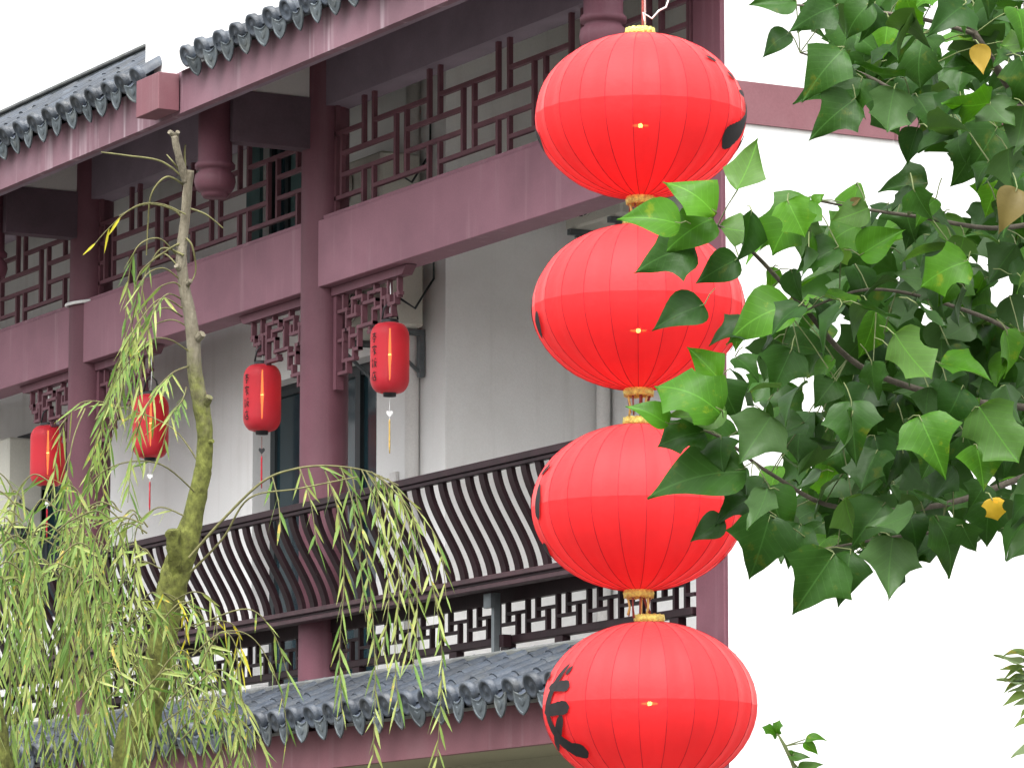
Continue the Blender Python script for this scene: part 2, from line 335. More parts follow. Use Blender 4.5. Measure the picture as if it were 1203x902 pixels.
for x in COLX[:2]:
    bb('tie_beam', 'tiep', (x-0.06, x+0.06, -0.66, -0.1, 6.98, 7.30))
    bb('tie_panel', 'greywall', (x-0.05, x+0.05, -0.60, -0.11, 7.304, 7.52))
# eave fascia
bb('eave_fascia', 'fasciap', (XL, -4.60, -1.04, -0.99, 7.10, 7.36))
bb('eave_fascia', 'fasciap', (-4.597, 0.45, -1.045, -0.99, 7.10, 7.36))
bb('fascia_lip', 'dkpurple', (XL, 0.45, -0.985, -0.93, 7.11, 7.25))
# projecting end block under the parapet
bb('corbel_block', 'skirtp', (-4.93, -4.60, -1.19, -1.05, 7.115, 7.345), bevel=0.004)
# white parapet above the nearer eave
bb('parapet_wall', 'white', (-5.22, 0.45, -1.0, -0.8, 7.365, 9.6))
# hanging posts
def hanging_post(x, y):
    p = [(0.0, -0.46), (0.07, -0.46), (0.085, -0.44), (0.085, -0.425), (0.105, -0.42), (0.12, -0.395), (0.128, -0.36), (0.122, -0.32), (0.10, -0.30), (0.10, -0.285), (0.122, -0.28), (0.124, -0.255), (0.105, -0.235), (0.105, 0.5)]
    MB().lathe(p, 28, (x, y, 7.10)).build('hanging_post', M['purple'], B, True)
for x, y in ((-4.79, -0.72), (-8.42, -0.72), (-0.13, -0.66)): hanging_post(x, y)

# upper lattice panels: every bar a piece
def bar_mesh(dx, dz, name='lattice_bar'):
    return MB().box(-dx/2, dx/2, -0.014, 0.014, -dz/2, dz/2)
ZT = [7.245, 7.065, 6.93, 6.795, 6.66, 6.555]
bw = 0.026
def upper_lattice(x0, x1, tops):
    p = empty('lattice_panel', ((x0+x1)/2, 0, 6.55), B)
    def V(x, z0, z1):
        if x0+0.02 < x < x1-0.02: bar_mesh(bw, z1-z0-0.002).build('lattice_bar', M['lattice'], p, at=(x, 0, (z0+z1)/2))
    def Hb(xa, xb, z):
        xa, xb = max(xa, x0), min(xb, x1)
        if xb-xa > 0.05: bar_mesh(xb-xa, bw).build('lattice_bar', M['lattice'], p, at=((xa+xb)/2, 0, z))
    g2 = 0.068; P = 0.853; h = bw/2
    for i in range(-1, len(tops)):
        t = tops[0] + i*P; n = t+P; mid = t+P/2
        if i >= 0:
            for s in (-g2, g2): V(t+s, ZT[2]+h, ZT[0]); V(t+s, ZT[5], ZT[3]-h)
        for s in (-g2, g2): V(mid+s, ZT[4]+h, ZT[1]-h)
        Hb(t+g2+h, n-g2-h, ZT[1]); Hb(t+g2+h, n-g2-h, ZT[4])
        Hb(mid-P+g2+h, mid-g2-h, ZT[2]); Hb(mid-P+g2+h, mid-g2-h, ZT[3])
    t = tops[0]+len(tops)*P-P/2
    V(x0+0.022, ZT[5], ZT[0]); V(x1-0.022, ZT[5], ZT[0])
upper_lattice(-4.58, -0.31, [-4.121, -3.268, -2.415, -1.562, -0.709])
upper_lattice(-8.19, -4.86, [-7.59, -6.737, -5.884, -5.03])
upper_lattice(-11.8, -8.47, [-11.28, -10.43, -9.575, -8.75])

# carved brackets under the beam, either side of each column
BR = [(0.279,-0.014,0.279,-0.084),(0.218,-0.085,0.333,-0.085),(0.326,-0.083,0.326,-0.185),(0.462,-0.009,0.462,-0.037),(0.401,-0.041,0.538,-0.041),(0.402,-0.042,0.402,-0.119),(0.334,-0.123,0.456,-0.123),(0.448,-0.083,0.448,-0.122),(0.539,-0.044,0.539,-0.18),(0.479,-0.188,0.675,-0.188),(0.675,-0.122,0.675,-0.192),(0.675,-0.121,0.794,-0.121),(0.794,-0.039,0.794,-0.236),(0.623,-0.228,0.81,-0.228),(0.638,-0.211,0.638,-0.231),(0.621,-0.038,0.778,-0.038),(0.621,-0.039,0.621,-0.066),(0.701,-0.012,0.701,-0.04),(0.546,-0.08,0.712,-0.08),(0.712,-0.079,0.712,-0.11),(0.875,0.0,0.875,-0.103),(0.801,-0.083,0.883,-0.083),(0.898,-0.085,0.898,-0.127),(0.883,-0.123,0.964,-0.123),(0.971,-0.082,0.971,-0.123),(0.971,-0.083,1.023,-0.083),(1.008,-0.012,1.008,-0.094),(0.928,-0.124,0.928,-0.179),(0.839,-0.177,0.935,-0.177),(0.846,-0.085,0.846,-0.174),(0.219,-0.229,0.289,-0.229),(0.281,-0.186,0.281,-0.336),(0.281,-0.185,0.372,-0.185),(0.373,-0.184,0.373,-0.275),(0.373,-0.224,0.472,-0.224),(0.48,-0.189,0.48,-0.29),(0.419,-0.292,0.48,-0.292),(0.42,-0.288,0.42,-0.337),(0.282,-0.335,0.428,-0.335),(0.336,-0.333,0.336,-0.392),(0.221,-0.391,0.337,-0.391)]
def bracket(cx, s):
    p = empty('carved_bracket', (cx+s*0.2, 0, 6.0), B)
    m = MB()
    k = 1.25   # the lattice hangs a little deeper than wide
    for i, (u0, v0, u1, v1) in enumerate(BR):
        e = 0.0007*(i % 5)
        a, b = sorted((u0, u1)); c, d = sorted((v0*k, v1*k))
        xa, xb = sorted((cx+s*(a-0.01), cx+s*(b+0.01)))
        m.box(xa, xb, -0.016-e, 0.016+e, 6.055+c-0.01, 6.055+d+0.01)
    m.build('fretwork', M['lattice'], p)
    f = MB()
    xa, xb = sorted((cx+s*0.165, cx+s*0.205)); f.box(xa, xb, -0.022, 0.022, 5.50, 6.05)
    f.box(*sorted((cx+s*0.172, cx+s*0.212)), -0.026, 0.026, 5.47, 5.56)
    pts = [(cx+s*0.16, 6.105), (cx+s*1.16, 6.105), (cx+s*1.10, 6.052), (cx+s*0.16, 6.052)]
    f.prism(pts, -0.035, 0.035)
    f.build('bracket_frame', M['purple'], p)
bracket(-4.72, 1); bracket(-4.72, -1); bracket(-8.33, 1); bracket(-8.33, -1)

# cable tied round the far column
MB().tube([(-8.33+0.17*math.cos(a), 0.17*math.sin(a), 6.545+0.02*math.sin(a)) for a in [i*math.pi/12 for i in range(25)]], 0.012, 6).build('tied_cable', M['wire'], B, True)

# balustrade: curved slats, rails, seat, under-seat lattice
RB = empty('balustrade', (-5, -0.2, 3.76), B)
bb('top_rail', 'railwood', (XL, -0.313, -0.475, -0.415, 4.665, 4.705), (XL, -0.313, -0.465, -0.425, 4.64, 4.664), parent=RB, bevel=0.004)
bb('seat_rail', 'seatrail', (XL, -0.313, -0.255, -0.165, 4.085, 4.115), parent=RB, bevel=0.004)
bb('seat_rail', 'seatrail', (XL, -0.313, -0.245, -0.17, 4.04, 4.068), parent=RB, bevel=0.004)
bb('seat_board', 'railwood', (XL, -0.313, -0.235, 0.16, 4.07, 4.084), parent=RB)
for a, b in ends:
    bb('under_seat_rail', 'railwood', (a+0.14, (b if b == -0.31 else b-0.14)-0.003, -0.02, 0.02, 3.99, 4.069), parent=RB)
prof = []
for i in range(15):
    t = i/14; s = t*t*(3-2*t); s = 0.25*t+0.75*s
    prof.append((-0.205-0.235*s, 4.112+0.535*t))
sm = MB(); rows = []
for i, (y, z) in enumerate(prof):
    y2, z2 = prof[min(i+1, 14)]; y1, z1 = prof[max(i-1, 0)]
    tv = Vector((0, y2-y1, z2-z1)).normalized(); nv = Vector((0, -tv.z, tv.y))
    c = Vector((0, y, z)); rows.append([c+nv*0.013+Vector((-0.029, 0, 0)), c+nv*0.013+Vector((0.029, 0, 0)), c-nv*0.013+Vector((0.029, 0, 0)), c-nv*0.013+Vector((-0.029, 0, 0))])
sm.grid(rows, True); slat = sm.mesh('curved_slat', M['railwood'])
x = -0.42
while x > -11.6:
    inst('curved_slat', slat, RB, (x, 0, 0)); x -= 0.16
# lattice below the seat
def low_lattice(x0, x1):
    p = empty('low_lattice', ((x0+x1)/2, 0, 3.78), RB.parent)
    p['label'] = 'dark red open lattice below the balcony seat'
    z0, z1 = 3.80, 3.99; H0 = z1-z0; hl, hu = z0+0.36*H0, z0+0.66*H0; b = 0.022; h = b/2; per = 0.345
    def V(x, a, c):
        if x0 < x < x1: bar_mesh(b, c-a-0.001).build('lattice_bar', M['railwood'], p, at=(x, 0, (a+c)/2))
    def Hb(a, c, z):
        a, c = max(a, x0), min(c, x1)
        if c-a > 0.03: MB().box(-(c-a)/2, (c-a)/2, -0.014, 0.014, -0.009, 0.009).build('lattice_bar', M['railwood'], p, at=((a+c)/2, 0, z))
    x = x0+0.02
    while x < x1:
        V(x, z0, z1); V(x+per/3, hl+0.009, z1); V(x+2*per/3, z0, hu-0.009)
        Hb(x+h, x+2*per/3-h, hl); Hb(x+per/3+h, x+per-h, hu)
        x += per
    bb('bottom_rail', 'railwood', (x0, x1, -0.03, 0.03, 3.755, 3.80), parent=p, bevel=0.006)
    x = x0+0.3
    while x < x1: bb('rail_block', 'railwood', (x, x+0.09, -0.025, 0.025, 3.66, 3.754), parent=p); x += 0.62
low_lattice(-4.57, -0.315); low_lattice(-8.18, -4.87); low_lattice(-11.8, -8.48)
for x in (-2.33, -6.5):
    p = empty('steel_stay', (x, -0.1, 3.7), B)
    bb('steel_post', 'steel', (x-0.017, x+0.017, -0.12, -0.08, 3.70, 4.036), parent=p)
    bb('steel_bracket', 'steel', (x-0.035, x+0.05, -0.16, -0.131, 3.95, 4.03), parent=p)
    bb('steel_bracket', 'railwood', (x+0.022, x+0.07, -0.09, -0.04, 3.73, 3.80), parent=p)

# ------------------------------------------------------------------ tiled roofs
def arc(r, a0, a1, n, c=(0, 0)): return [(c[0]+r*math.cos(a0+(a1-a0)*i/n), c[1]+r*math.sin(a0+(a1-a0)*i/n)) for i in range(n+1)]
def barrel(L, r0, r1, cap=False):
    """half round tile along local +Y (up the slope), lower end at y=0"""
    m = MB(); n = 8
    ro = [[(x, 0, z) for x, z in arc(r0, 0, math.pi, n)], [(x, L, z) for x, z in arc(r1, 0, math.pi, n)]]
    m.grid(ro)
    ri = [[(x, 0, z) for x, z in arc(r0-0.012, 0, math.pi, n)], [(x, 0, z) for x, z in arc(r0, 0, math.pi, n)]]
    m.grid(ri)
    if cap:
        # round end disc with a raised rim
        k = 18
        def ring(r, y): return [(r*math.cos(2*math.pi*i/k), y, 0.012+r*math.sin(2*math.pi*i/k)) for i in range(k)]
        m.grid([ring(r0+0.004, 0.03), ring(r0+0.006, -0.008), ring(r0-0.010, -0.010), ring(r0-0.016, 0.0), ring(0.018, 0.0), ring(0.012, -0.006), ring(0.001, -0.007)], True)
    return m.mesh('barrel_tile', M['tile'], True)
def shield():
    """pointed drip tile hanging at the eave, with raised rim and boss"""
    out = [(-0.082, 0.02), (-0.085, -0.02), (-0.080, -0.05), (-0.062, -0.082), (-0.034, -0.108), (0, -0.126), (0.034, -0.108), (0.062, -0.082), (0.080, -0.05), (0.085, -0.02), (0.082, 0.02), (0.04, 0.0), (0, -0.008), (-0.04, 0.0)]
    m = MB(); cz = -0.045
    def sc(k, y): return [(x*k*0.9, y*0.6, (cz+(z-cz)*k)*0.92) for x, z in out]
    m.grid([sc(0.98, 0.016), sc(1, 0), sc(0.86, -0.002), sc(0.80, 0.006), sc(0.42, 0.006), sc(0.30, -0.003), sc(0.01, -0.005)], True)
    return m.mesh('drip_tile', M['drip'], False)
def pan(L, wd):
    m = MB(); pts = [(-wd, 0.03), (-wd*0.6, 0.004), (0, -0.008), (wd*0.6, 0.004), (wd, 0.03)]
    m.grid([[(x, 0, z) for x, z in pts], [(x, L, z) for x, z in pts]]); m.grid([[(x, 0, z) for x, z in pts], [(x, 0, z-0.012) for x, z in pts]])
    return m.mesh('pan_tile', M['pan'], True)
PITCHX = 0.2345
def tile_roof(name, x0, x1, ye, ze, run, rise, nb, label):
    p = empty(name, ((x0+x1)/2, ye+run/2, ze), B); p['label'] = label
    ang = math.atan2(rise, run); Ls = math.hypot(run, rise); seg = Ls/nb
    t = Vector((0, math.cos(ang), math.sin(ang))); nrm = Vector((0, -math.sin(ang), math.cos(ang)))
    b0 = barrel(seg+0.01, 0.062, 0.055, True); b1 = barrel(seg+0.01, 0.062, 0.055); sh = shield(); pm = pan(seg+0.02, 0.085)
    MB().quad((x0, ye+0.03, ze-0.035), (x1, ye+0.03, ze-0.035), (x1, ye+run, ze+rise-0.035), (x0, ye+run, ze+rise-0.035)).build('roof_bed', M['mortar'], p)
    n = int((x1-x0)/PITCHX)
    for i in range(n):
        x = x1-0.08-i*PITCHX
        for k in range(nb):
            q = Vector((x+rnd.uniform(-.006, .006), ye+rnd.uniform(-.008, .008), ze)) + t*(seg*k) + nrm*(0.018+rnd.uniform(-.002, .004))
            inst('barrel_tile', b0 if k == 0 else b1, p, q, (ang+R(rnd.uniform(-.8, .8)), R(rnd.uniform(-2, 2)), R(rnd.uniform(-.8, .8))))
            q2 = Vector((x-PITCHX/2, ye, ze)) + t*(seg*k) + nrm*(-0.004-0.004*(k == 0))
            if i < n-1: inst('pan_tile', pm, p, q2, (ang+R(1.5), 0, 0))
        if i < n-1: inst('drip_tile', sh, p, (x-PITCHX/2, ye-0.012, ze-0.002), (R(rnd.uniform(4, 20)), R(rnd.uniform(-7, 7)), R(rnd.uniform(-8, 8))))
    return p
# skirt roof between the storeys
sk = tile_roof('skirt_roof', -11.5, -0.10, -0.92, 3.33, 0.68, 0.28, 4, 'blue-grey tiled skirt roof below the balcony')
bb('roof_ridge', 'mortar', (-11.5, -0.10, -0.30, -0.165, 3.55, 3.625), parent=sk, bevel=0.006)
bb('ridge_capping', 'mortar', (-11.5, -0.08, -0.33, -0.16, 3.628, 3.67), parent=sk, bevel=0.012)
x = -0.35
while x > -11.3:      # curved ridge tiles under the capping
    MB().tube([(x-0.11, -0.315, 3.59), (x+0.11, -0.315, 3.59)], 0.03, 8).build('ridge_tile', M['tile'], sk, True); x -= 0.24
bb('roof_fascia', 'skirtp', (-11.5, -0.13, -0.80, -0.75, 3.07, 3.29), parent=sk)
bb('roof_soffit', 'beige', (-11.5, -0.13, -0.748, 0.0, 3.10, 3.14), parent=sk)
vb = MB(); vb.v = [(-0.10, -0.86, 3.30), (-0.10, -0.2, 3.30), (-0.10, -0.2, 3.60), (-0.07, -0.86, 3.30), (-0.07, -0.2, 3.30), (-0.07, -0.2, 3.60)]
vb.f = [(0, 1, 2), (3, 5, 4), (0, 3, 4, 1), (1, 4, 5, 2), (0, 2, 5, 3)]; vb.build('roof_verge', M['mortar'], sk)
# upper eaves
ul = tile_roof('upper_roof', -12.9, -4.95, -1.12, 7.37, 0.92, 0.59, 3, 'grey tiled roof with banded ridge beyond the parapet')
bb('ridge_band', 'drip', (XL, -5.2, -0.235, -0.02, 7.925, 7.985), parent=ul, bevel=0.006)
bb('ridge_band', 'mortar', (XL, -5.2, -0.21, -0.04, 7.987, 8.003), parent=ul)
bb('ridge_band', 'drip', (XL, -5.2, -0.225, -0.03, 8.005, 8.045), parent=ul, bevel=0.006)
bb('ridge_band', 'mortar', (XL, -5.2, -0.245, -0.01, 8.047, 8.072), parent=ul, bevel=0.006)
ur = tile_roof('eave_coping', -4.58, 0.42, -1.12, 7.37, 0.13, 0.05, 1, 'single row of grey eave tiles under the white parapet')

# gable band
bb('gable_band', 'bandp', (-0.01, 0.018, 0.005, 1.06, 6.335, 6.56))
bb('gable_band', 'bandp', (-0.01, 0.016, 1.066, 9.0, 6.335, 6.56))
bb('band_molding', 'bandp', (0.0165, 0.024, 1.07, 9.0, 6.335, 6.385))

# ------------------------------------------------------------------ air conditioners
def air_con(x0, y1, z0, label, wd=0.78, dp=0.28, ht=0.54, rot=False):
    a = empty('air_conditioner', (x0+wd/2, y1-dp/2, z0)); tag(a, label, 'air conditioner', 'outdoor air conditioner units on the balcony walls')
    x1 = x0+wd; y0 = y1-dp
    MB().box(x0, x1, y0, y1, z0, z0+ht).build('casing', M['acwhite'], a, bevel=0.015)
    fx, fz, r = x0+wd*0.36, z0+ht*0.5, ht*0.40
    m = MB()
    for k in range(6):
        rr = r*(k+1)/6; m.tube([(fx+rr*math.cos(q), y0-0.012, fz+rr*math.sin(q)) for q in [j*math.pi/14 for j in range(29)]], 0.005, 4, False)
    for k in range(8):
        q = k*math.pi/4; m.tube([(fx, y0-0.01, fz), (fx+r*math.cos(q), y0-0.01, fz+r*math.sin(q))], 0.005, 4)
    m.build('fan_guard', M['acwhite'], a)
    d = MB(); n = 28; d.v = [(fx+r*math.cos(2*math.pi*i/n), y0-0.003, fz+r*math.sin(2*math.pi*i/n)) for i in range(n)]; d.f = [tuple(range(n))]; d.build('fan_opening', M['black'], a)
    for x in (x0+0.1, x1-0.1):
        m = MB(); m.box(x-0.018, x+0.018, y0-0.03, y1+0.05, z0-0.04, z0-0.003); m.box(x-0.02, x+0.02, y1+0.012, y1+0.047, z0-0.30, z0-0.041)
        m.tube([(x, y0+0.02, z0-0.04), (x, y1+0.02, z0-0.27)], 0.012, 4); m.build('bracket', M['steel'], a)
    m = MB(); m.tube([(x1-0.002, y0+0.1, z0+0.2), (x1+0.05, y0+0.08, z0+0.16), (x1+0.07, y1-0.1, z0+0.1), (x1+0.05, y1+0.04, z0+0.3), (x1+0.05, y1+0.04, z0+0.6)], 0.008, 6); m.build('hose', M['frame'], a, True)
    return a
air_con(-5.40, YW-0.06, 5.92, 'outdoor unit on white wall behind the lantern nearest the round lanterns', ht=0.56)
air_con(-5.45, YW-0.06, 6.72, 'outdoor unit seen through the upper lattice right of the middle column', ht=0.3)
air_con(-4.38, YB-0.06, 6.56, 'outdoor unit under the beam between the two topmost round lanterns', ht=0.5, wd=0.70)
air_con(-11.50, YW-0.06, 5.25, 'outdoor unit at the far end beside the farthest cylinder lantern', wd=0.85, ht=0.66)

# ------------------------------------------------------------------ small cylinder lanterns
def strokes_on(surfpt, strokes, name, parent, at, off):
    """brush strokes: lists of (u,v,width); surfpt(u,v)->(point,normal)"""
    m = MB()
    for st in strokes:
        # resample
        pts = []
        for i in range(len(st)-1):
            for k in range(6):
                f = k/6; pts.append(tuple(st[i][j]*(1-f)+st[i+1][j]*f for j in range(3)))
        pts.append(st[-1])
        rows = []
        for i, (u, v, wd) in enumerate(pts):
            u2, v2, _ = pts[min(i+1, len(pts)-1)]; u1, v1, _ = pts[max(i-1, 0)]
            p, nrm = surfpt(u, v); a, _ = surfpt(u2, v2); b, _ = surfpt(u1, v1)
            q = min(i, len(pts)-1-i)/3.0; wd = wd*(math.sqrt(1-(1-q)**2) if q < 1 else 1)*(1+0.04*math.sin(i*1.3+u)) if q > 0 else wd*0.12
            d = (a-b); sd_ = nrm.cross(d).normalized()*wd/2
            row = []
            for k in (-1, -0.5, 0, 0.5, 1): row.append(p+sd_*k+nrm*off)
            rows.append(row)
        m.grid(rows)
    return m.build(name, M['ink'], parent, True, at=at)
GL = [  # four small brush characters, local (x right, z up) strokes inside a unit cell
 [[(-.4, .3, .1), (.4, .35, .1)], [(0, .5, .12), (0, -.1, .1)], [(-.05, .2, .08), (-.4, -.15, .06)], [(.05, .2, .08), (.4, -.1, .1)], [(-.25, -.2, .08), (.3, -.2, .1)], [(.05, -.15, .1), (.0, -.5, .1), (-.15, -.45, .06)]],
 [[(0, .5, .12), (.05, .4, .1)], [(-.4, .2, .08), (-.35, .32, .1), (.4, .33, .1), (.35, .2, .06)], [(-.25, .12, .07), (.25, .12, .08)], [(.05, .1, .08), (-.35, -.2, .06)], [(0, 0, .08), (.1, -.4, .1), (-.1, -.45, .06)], [(.3, .05, .06), (.05, -.12, .07), (.4, -.4, .1)]],
 [[(-.3, .45, .08), (-.45, .15, .07)], [(-.35, .25, .07), (-.1, .25, .08)], [(-.3, .15, .08), (-.3, -.4, .1), (-.15, -.3, .07)], [(.05, .4, .08), (.4, .42, .09)], [(.1, .3, .08), (.0, -.4, .07)], [(.1, .1, .07), (.4, .1, .09), (.1, -.45, .07)], [(.15, -.05, .07), (.45, -.45, .1)]],
 [[(0, .5, .11), (.05, .4, .1)], [(-.35, .3, .08), (.4, .33, .1)], [(-.3, .3, .08), (-.45, -.45, .07)], [(.1, .2, .08), (.1, -.1, .1)], [(.1, .05, .07), (.35, .07, .08)], [(-.15, -.12, .08), (-.12, -.42, .08), (.3, -.42, .08), (.32, -.12, .1), (-.15, -.12, .08)]]]
camdir = -FWD
def az_vec(a):   # horizontal unit vector at azimuth a (deg) from the direction of the viewer, + to the right
    return camdir*math.cos(R(a)) + RGT*math.sin(R(a))
def cylinder_lantern(x, y, ztop, rad, turn, tassel, label, ht=0.425, charm='wire'):
    a = empty('cylinder_lantern', (x, y, ztop-ht)); tag(a, label, 'lantern', 'red cylinder lanterns under the balcony beam')
    c = Vector((x, y, ztop-ht/2)); hr = ht/2
    def rz(v):  # v in -1..1
        e = max(0, (abs(v)-0.58)/0.42); return rad*(0.44+0.56*math.sqrt(max(0, 1-e*e)))
    pr = []; n = 64
    for i in range(n+1):
        v = -1+2*i/n; r = rz(v) - (0.0016 if i % 2 else 0); pr.append((r, v*hr))
    cl = MB().lathe(pr, 36).build('cloth_cover', M['cloth_s'], a, True, at=c)
    MB().lathe([(0.001, 0.02), (rad*0.42, 0.02), (rad*0.45, 0.008), (rad*0.44, -0.006)], 24).build('top_cap', M['black'], a, True, at=c+Vector((0, 0, hr)))
    MB().lathe([(rad*0.34, 0.006), (rad*0.32, -0.02), (0.001, -0.022)], 24).build('bottom_cap', M['black'], a, True, at=c-Vector((0, 0, hr)))
    hk = MB(); top = 6.05
    hk.tube([c+RGT*(rad*0.4)+Vector((0, 0, hr+0.02)), c+RGT*(rad*0.3)+Vector((0, 0, hr+0.09)), c+Vector((0, 0, hr+0.13)), c-RGT*(rad*0.3)+Vector((0, 0, hr+0.09)), c-RGT*(rad*0.4)+Vector((0, 0, hr+0.02))], 0.006, 6)
    hk.build('handle', M['black'], a, True)
    MB().tube([c+Vector((0, 0, hr+0.03)), c+Vector((0.01, 0, hr+0.15)), (x, y, top)], 0.004, 6).build('hanging_wire', M['wire'], a, True)
    MB().lathe([(0.001, -0.018), (0.006, -0.010), (0.010, 0.0), (0.006, 0.010), (0.001, 0.018)], 14).build('bulb', M['bulb'], a, True, at=c+Vector((0, 0, 0.02)))
    MB().tube([c-Vector((0, 0, hr*0.62)), c-Vector((0, 0, hr*0.2)), c+Vector((0, 0, 0.0)), c+Vector((0, 0, hr*0.35)), c+Vector((0, 0, hr*0.85))], [0.003, 0.007, 0.010, 0.008, 0.004], 10).build('bulb_streak', M['bulbstreak'], a, True)  # added glowing spindle, imitates the bulb's vertical streak of light
    # charm and tassel
    zb = -hr-0.032
    t = MB(); t.tube([c+Vector((0, 0, zb)), c+Vector((0, 0, zb-0.13))], 0.0022, 4)
    t.build('tassel_string', M['wire'] if charm == 'wire' else M['cord'], a)
    h = MB(); pts = [(0, -0.022), (0.018, -0.002), (0.020, 0.010), (0.012, 0.018), (0.0, 0.010), (-0.012, 0.018), (-0.020, 0.010), (-0.018, -0.002)]
    n2 = len(pts); h.v = [tuple(c+RGT*u+Vector((0, 0, zb-0.09+w_))+camdir*s) for s in (0.004, -0.004) for u, w_ in pts]
    h.f = [tuple(range(n2)), tuple(range(2*n2-1, n2-1, -1))]+[(i, (i+1) % n2, n2+(i+1) % n2, n2+i) for i in range(n2)]
    h.build('heart_charm', M[charm], a)
    MB().tube([c+Vector((0, 0, zb-0.125)), c+Vector((0, 0, zb-0.14)), c+Vector((0, 0, zb-0.17)), c+Vector((0, 0, zb-0.28)), c+Vector((0.003, 0, zb-0.33))], [0.003, 0.006, 0.005, 0.006, 0.003], 8).build('tassel', M[tassel], a, True)
    def sp(u, v):
        d = az_vec(u); vv = v/hr; r = rz(max(-1, min(1, vv))); return c+d*r+Vector((0, 0, v)), d
    ss = []
    for k, gl in enumerate(GL):
        for st in gl: ss.append([(turn+px_*24, 0.115-0.078*k+pz*0.062, max(0.005, pw*0.075)) for px_, pz, pw in st])
    tag(strokes_on(sp, ss, 'painted_characters', a, (0, 0, 0), 0.0025), kind='stuff')
    return a
cylinder_lantern(-3.84, 0.0, 5.79, 0.118, -50, 'goldcord', 'red cylinder lantern just right of the middle column, white charm below')
cylinder_lantern(-5.60, 0.0, 5.765, 0.121, -50, 'redtassel', 'red cylinder lantern in front of the dark doorway left of the middle column', charm='black')
cylinder_lantern(-7.31, 0.0, 5.785, 0.121, 150, 'redtassel', 'red cylinder lantern with long red tassel, just left of the willow trunk')
cylinder_lantern(-9.05, 0.0, 5.78, 0.124, 150, 'redtassel', 'red cylinder lantern farthest left, partly behind willow leaves')

# ------------------------------------------------------------------ big round lanterns on one cord
LR, LH = 0.449, 0.352
NG = 24
def gore(upper):
    m = MB(); nu = 6; nv = 14; half = math.pi/NG; rows = []
    e0, e1 = (R(0), R(81.5)) if upper else (R(-81.5), R(0))
    for j in range(nv+1):
        e = e0+(e1-e0)*j/nv; row = []
        for i in range(nu+1):
            p = -half+2*half*i/nu
            k = 1-0.016*math.cos(p/half*math.pi/2)**2*math.cos(e) + 0.0022*math.sin(37*e+i*2.1)*math.cos(p/half*math.pi/2)
            row.append((LR*k*math.cos(e)*math.cos(p), LR*k*math.cos(e)*math.sin(p), LH*k*math.sin(e)))
        rows.append(row)
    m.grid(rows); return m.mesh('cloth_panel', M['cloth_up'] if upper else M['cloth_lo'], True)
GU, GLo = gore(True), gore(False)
def ring_gold(z, flip=1):
    m = MB(); n = 40; rows = []
    for r, zz in ((0.052, 0.0), (0.060, 0.004), (0.064, 0.018), (0.060, 0.036), (0.050, 0.034), (0.048, 0.004)):
        rows.append([((r+0.003*math.sin(i*2.7+zz*200))*math.cos(2*math.pi*i/n), (r+0.003*math.sin(i*2.7+zz*200))*math.sin(2*math.pi*i/n), flip*(zz+0.003*math.sin(i*3.9))) for i in range(n)])
    m.grid(rows, True); return m
def round_lantern(c, rot, label, strokes, bulb=(0, 0, 0), cords_down=True, first=False):
    c = Vector(c); a = empty('round_lantern', c-Vector((0, 0, LH+0.04))); tag(a, label, 'lantern', 'big red round lanterns hanging on one cord')
    for i in range(NG):
        q = (0, 0, rot+2*math.pi*i/NG)
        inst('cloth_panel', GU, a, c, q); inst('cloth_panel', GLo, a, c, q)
    m = MB()
    for i in range(NG):
        p = rot+2*math.pi*(i+0.5)/NG
        m.tube([(LR*1.0005*math.cos(e)*math.cos(p), LR*1.0005*math.cos(e)*math.sin(p), LH*1.0005*math.sin(e)) for e in [R(-81.5+163*k/22) for k in range(23)]], 0.0016, 4, False)
    m.build('rib_wires', M['seam'], a, at=c)
    zt = LH*math.sin(R(81.5))
    ring_gold(0).build('gold_trim', M['gold'], a, True, at=c+Vector((0, 0, zt-0.004)))
    ring_gold(0, -1).build('gold_trim', M['gold'], a, True, at=c-Vector((0, 0, zt-0.004)))
    MB().lathe([(0.001, -0.009), (0.008, -0.007), (0.012, 0), (0.008, 0.007), (0.001, 0.009)], 16).build('bulb', M['bulb'], a, True, at=c+Vector(bulb))
    MB().tube([c+Vector(bulb)+RGT*u for u in (-0.034, -0.02, 0, 0.02, 0.034)], [0.0025, 0.005, 0.0075, 0.005, 0.0025], 8).build('glow_streak', M['bulbstreak'], a, True)  # added glowing sliver, imitates the sideways streak of the bulb's light
    MB().tube([c+Vector(bulb)+Vector((0, 0, 0.014)), c+Vector((0, 0, zt))], 0.004, 6).build('lamp_cord', M['cord'], a)
    if cords_down:
        for k in range(9):
            q = 2*math.pi*k/9+0.3; r0 = 0.05; d = Vector((math.cos(q), math.sin(q), 0))
            pts = [c-Vector((0, 0, zt+0.02))+d*r0, c-Vector((0, 0, zt+0.07))+d*(r0*rnd.uniform(.7, 1.1)), c-Vector((0, 0, zt+0.115+rnd.uniform(-.02, .01)))+d*(r0*rnd.uniform(.6, 1.0))]
            MB().tube(pts, 0.0035 if k % 3 else 0.005, 5).build('fringe_thread' if k % 3 else 'gold_thread', M['cord' if k % 3 else 'goldcord'], a, True)
    def sp(u, v):
        d = az_vec(u); e = R(v); p = c+d*(LR*math.cos(e))+Vector((0, 0, LH*math.sin(e)))
        n = (d*(math.cos(e)/LR)+Vector((0, 0, math.sin(e)/LH))).normalized(); return p, n
    for st in strokes: strokes_on(sp, [st], 'brush_stroke', a, (0, 0, 0), 0.004)
    return a
C1, C2, C3, C4 = (3.684, -2.68, 5.439), (3.678, -2.691, 4.619), (3.677, -2.694, 3.769), (3.698, -2.655, 2.938)
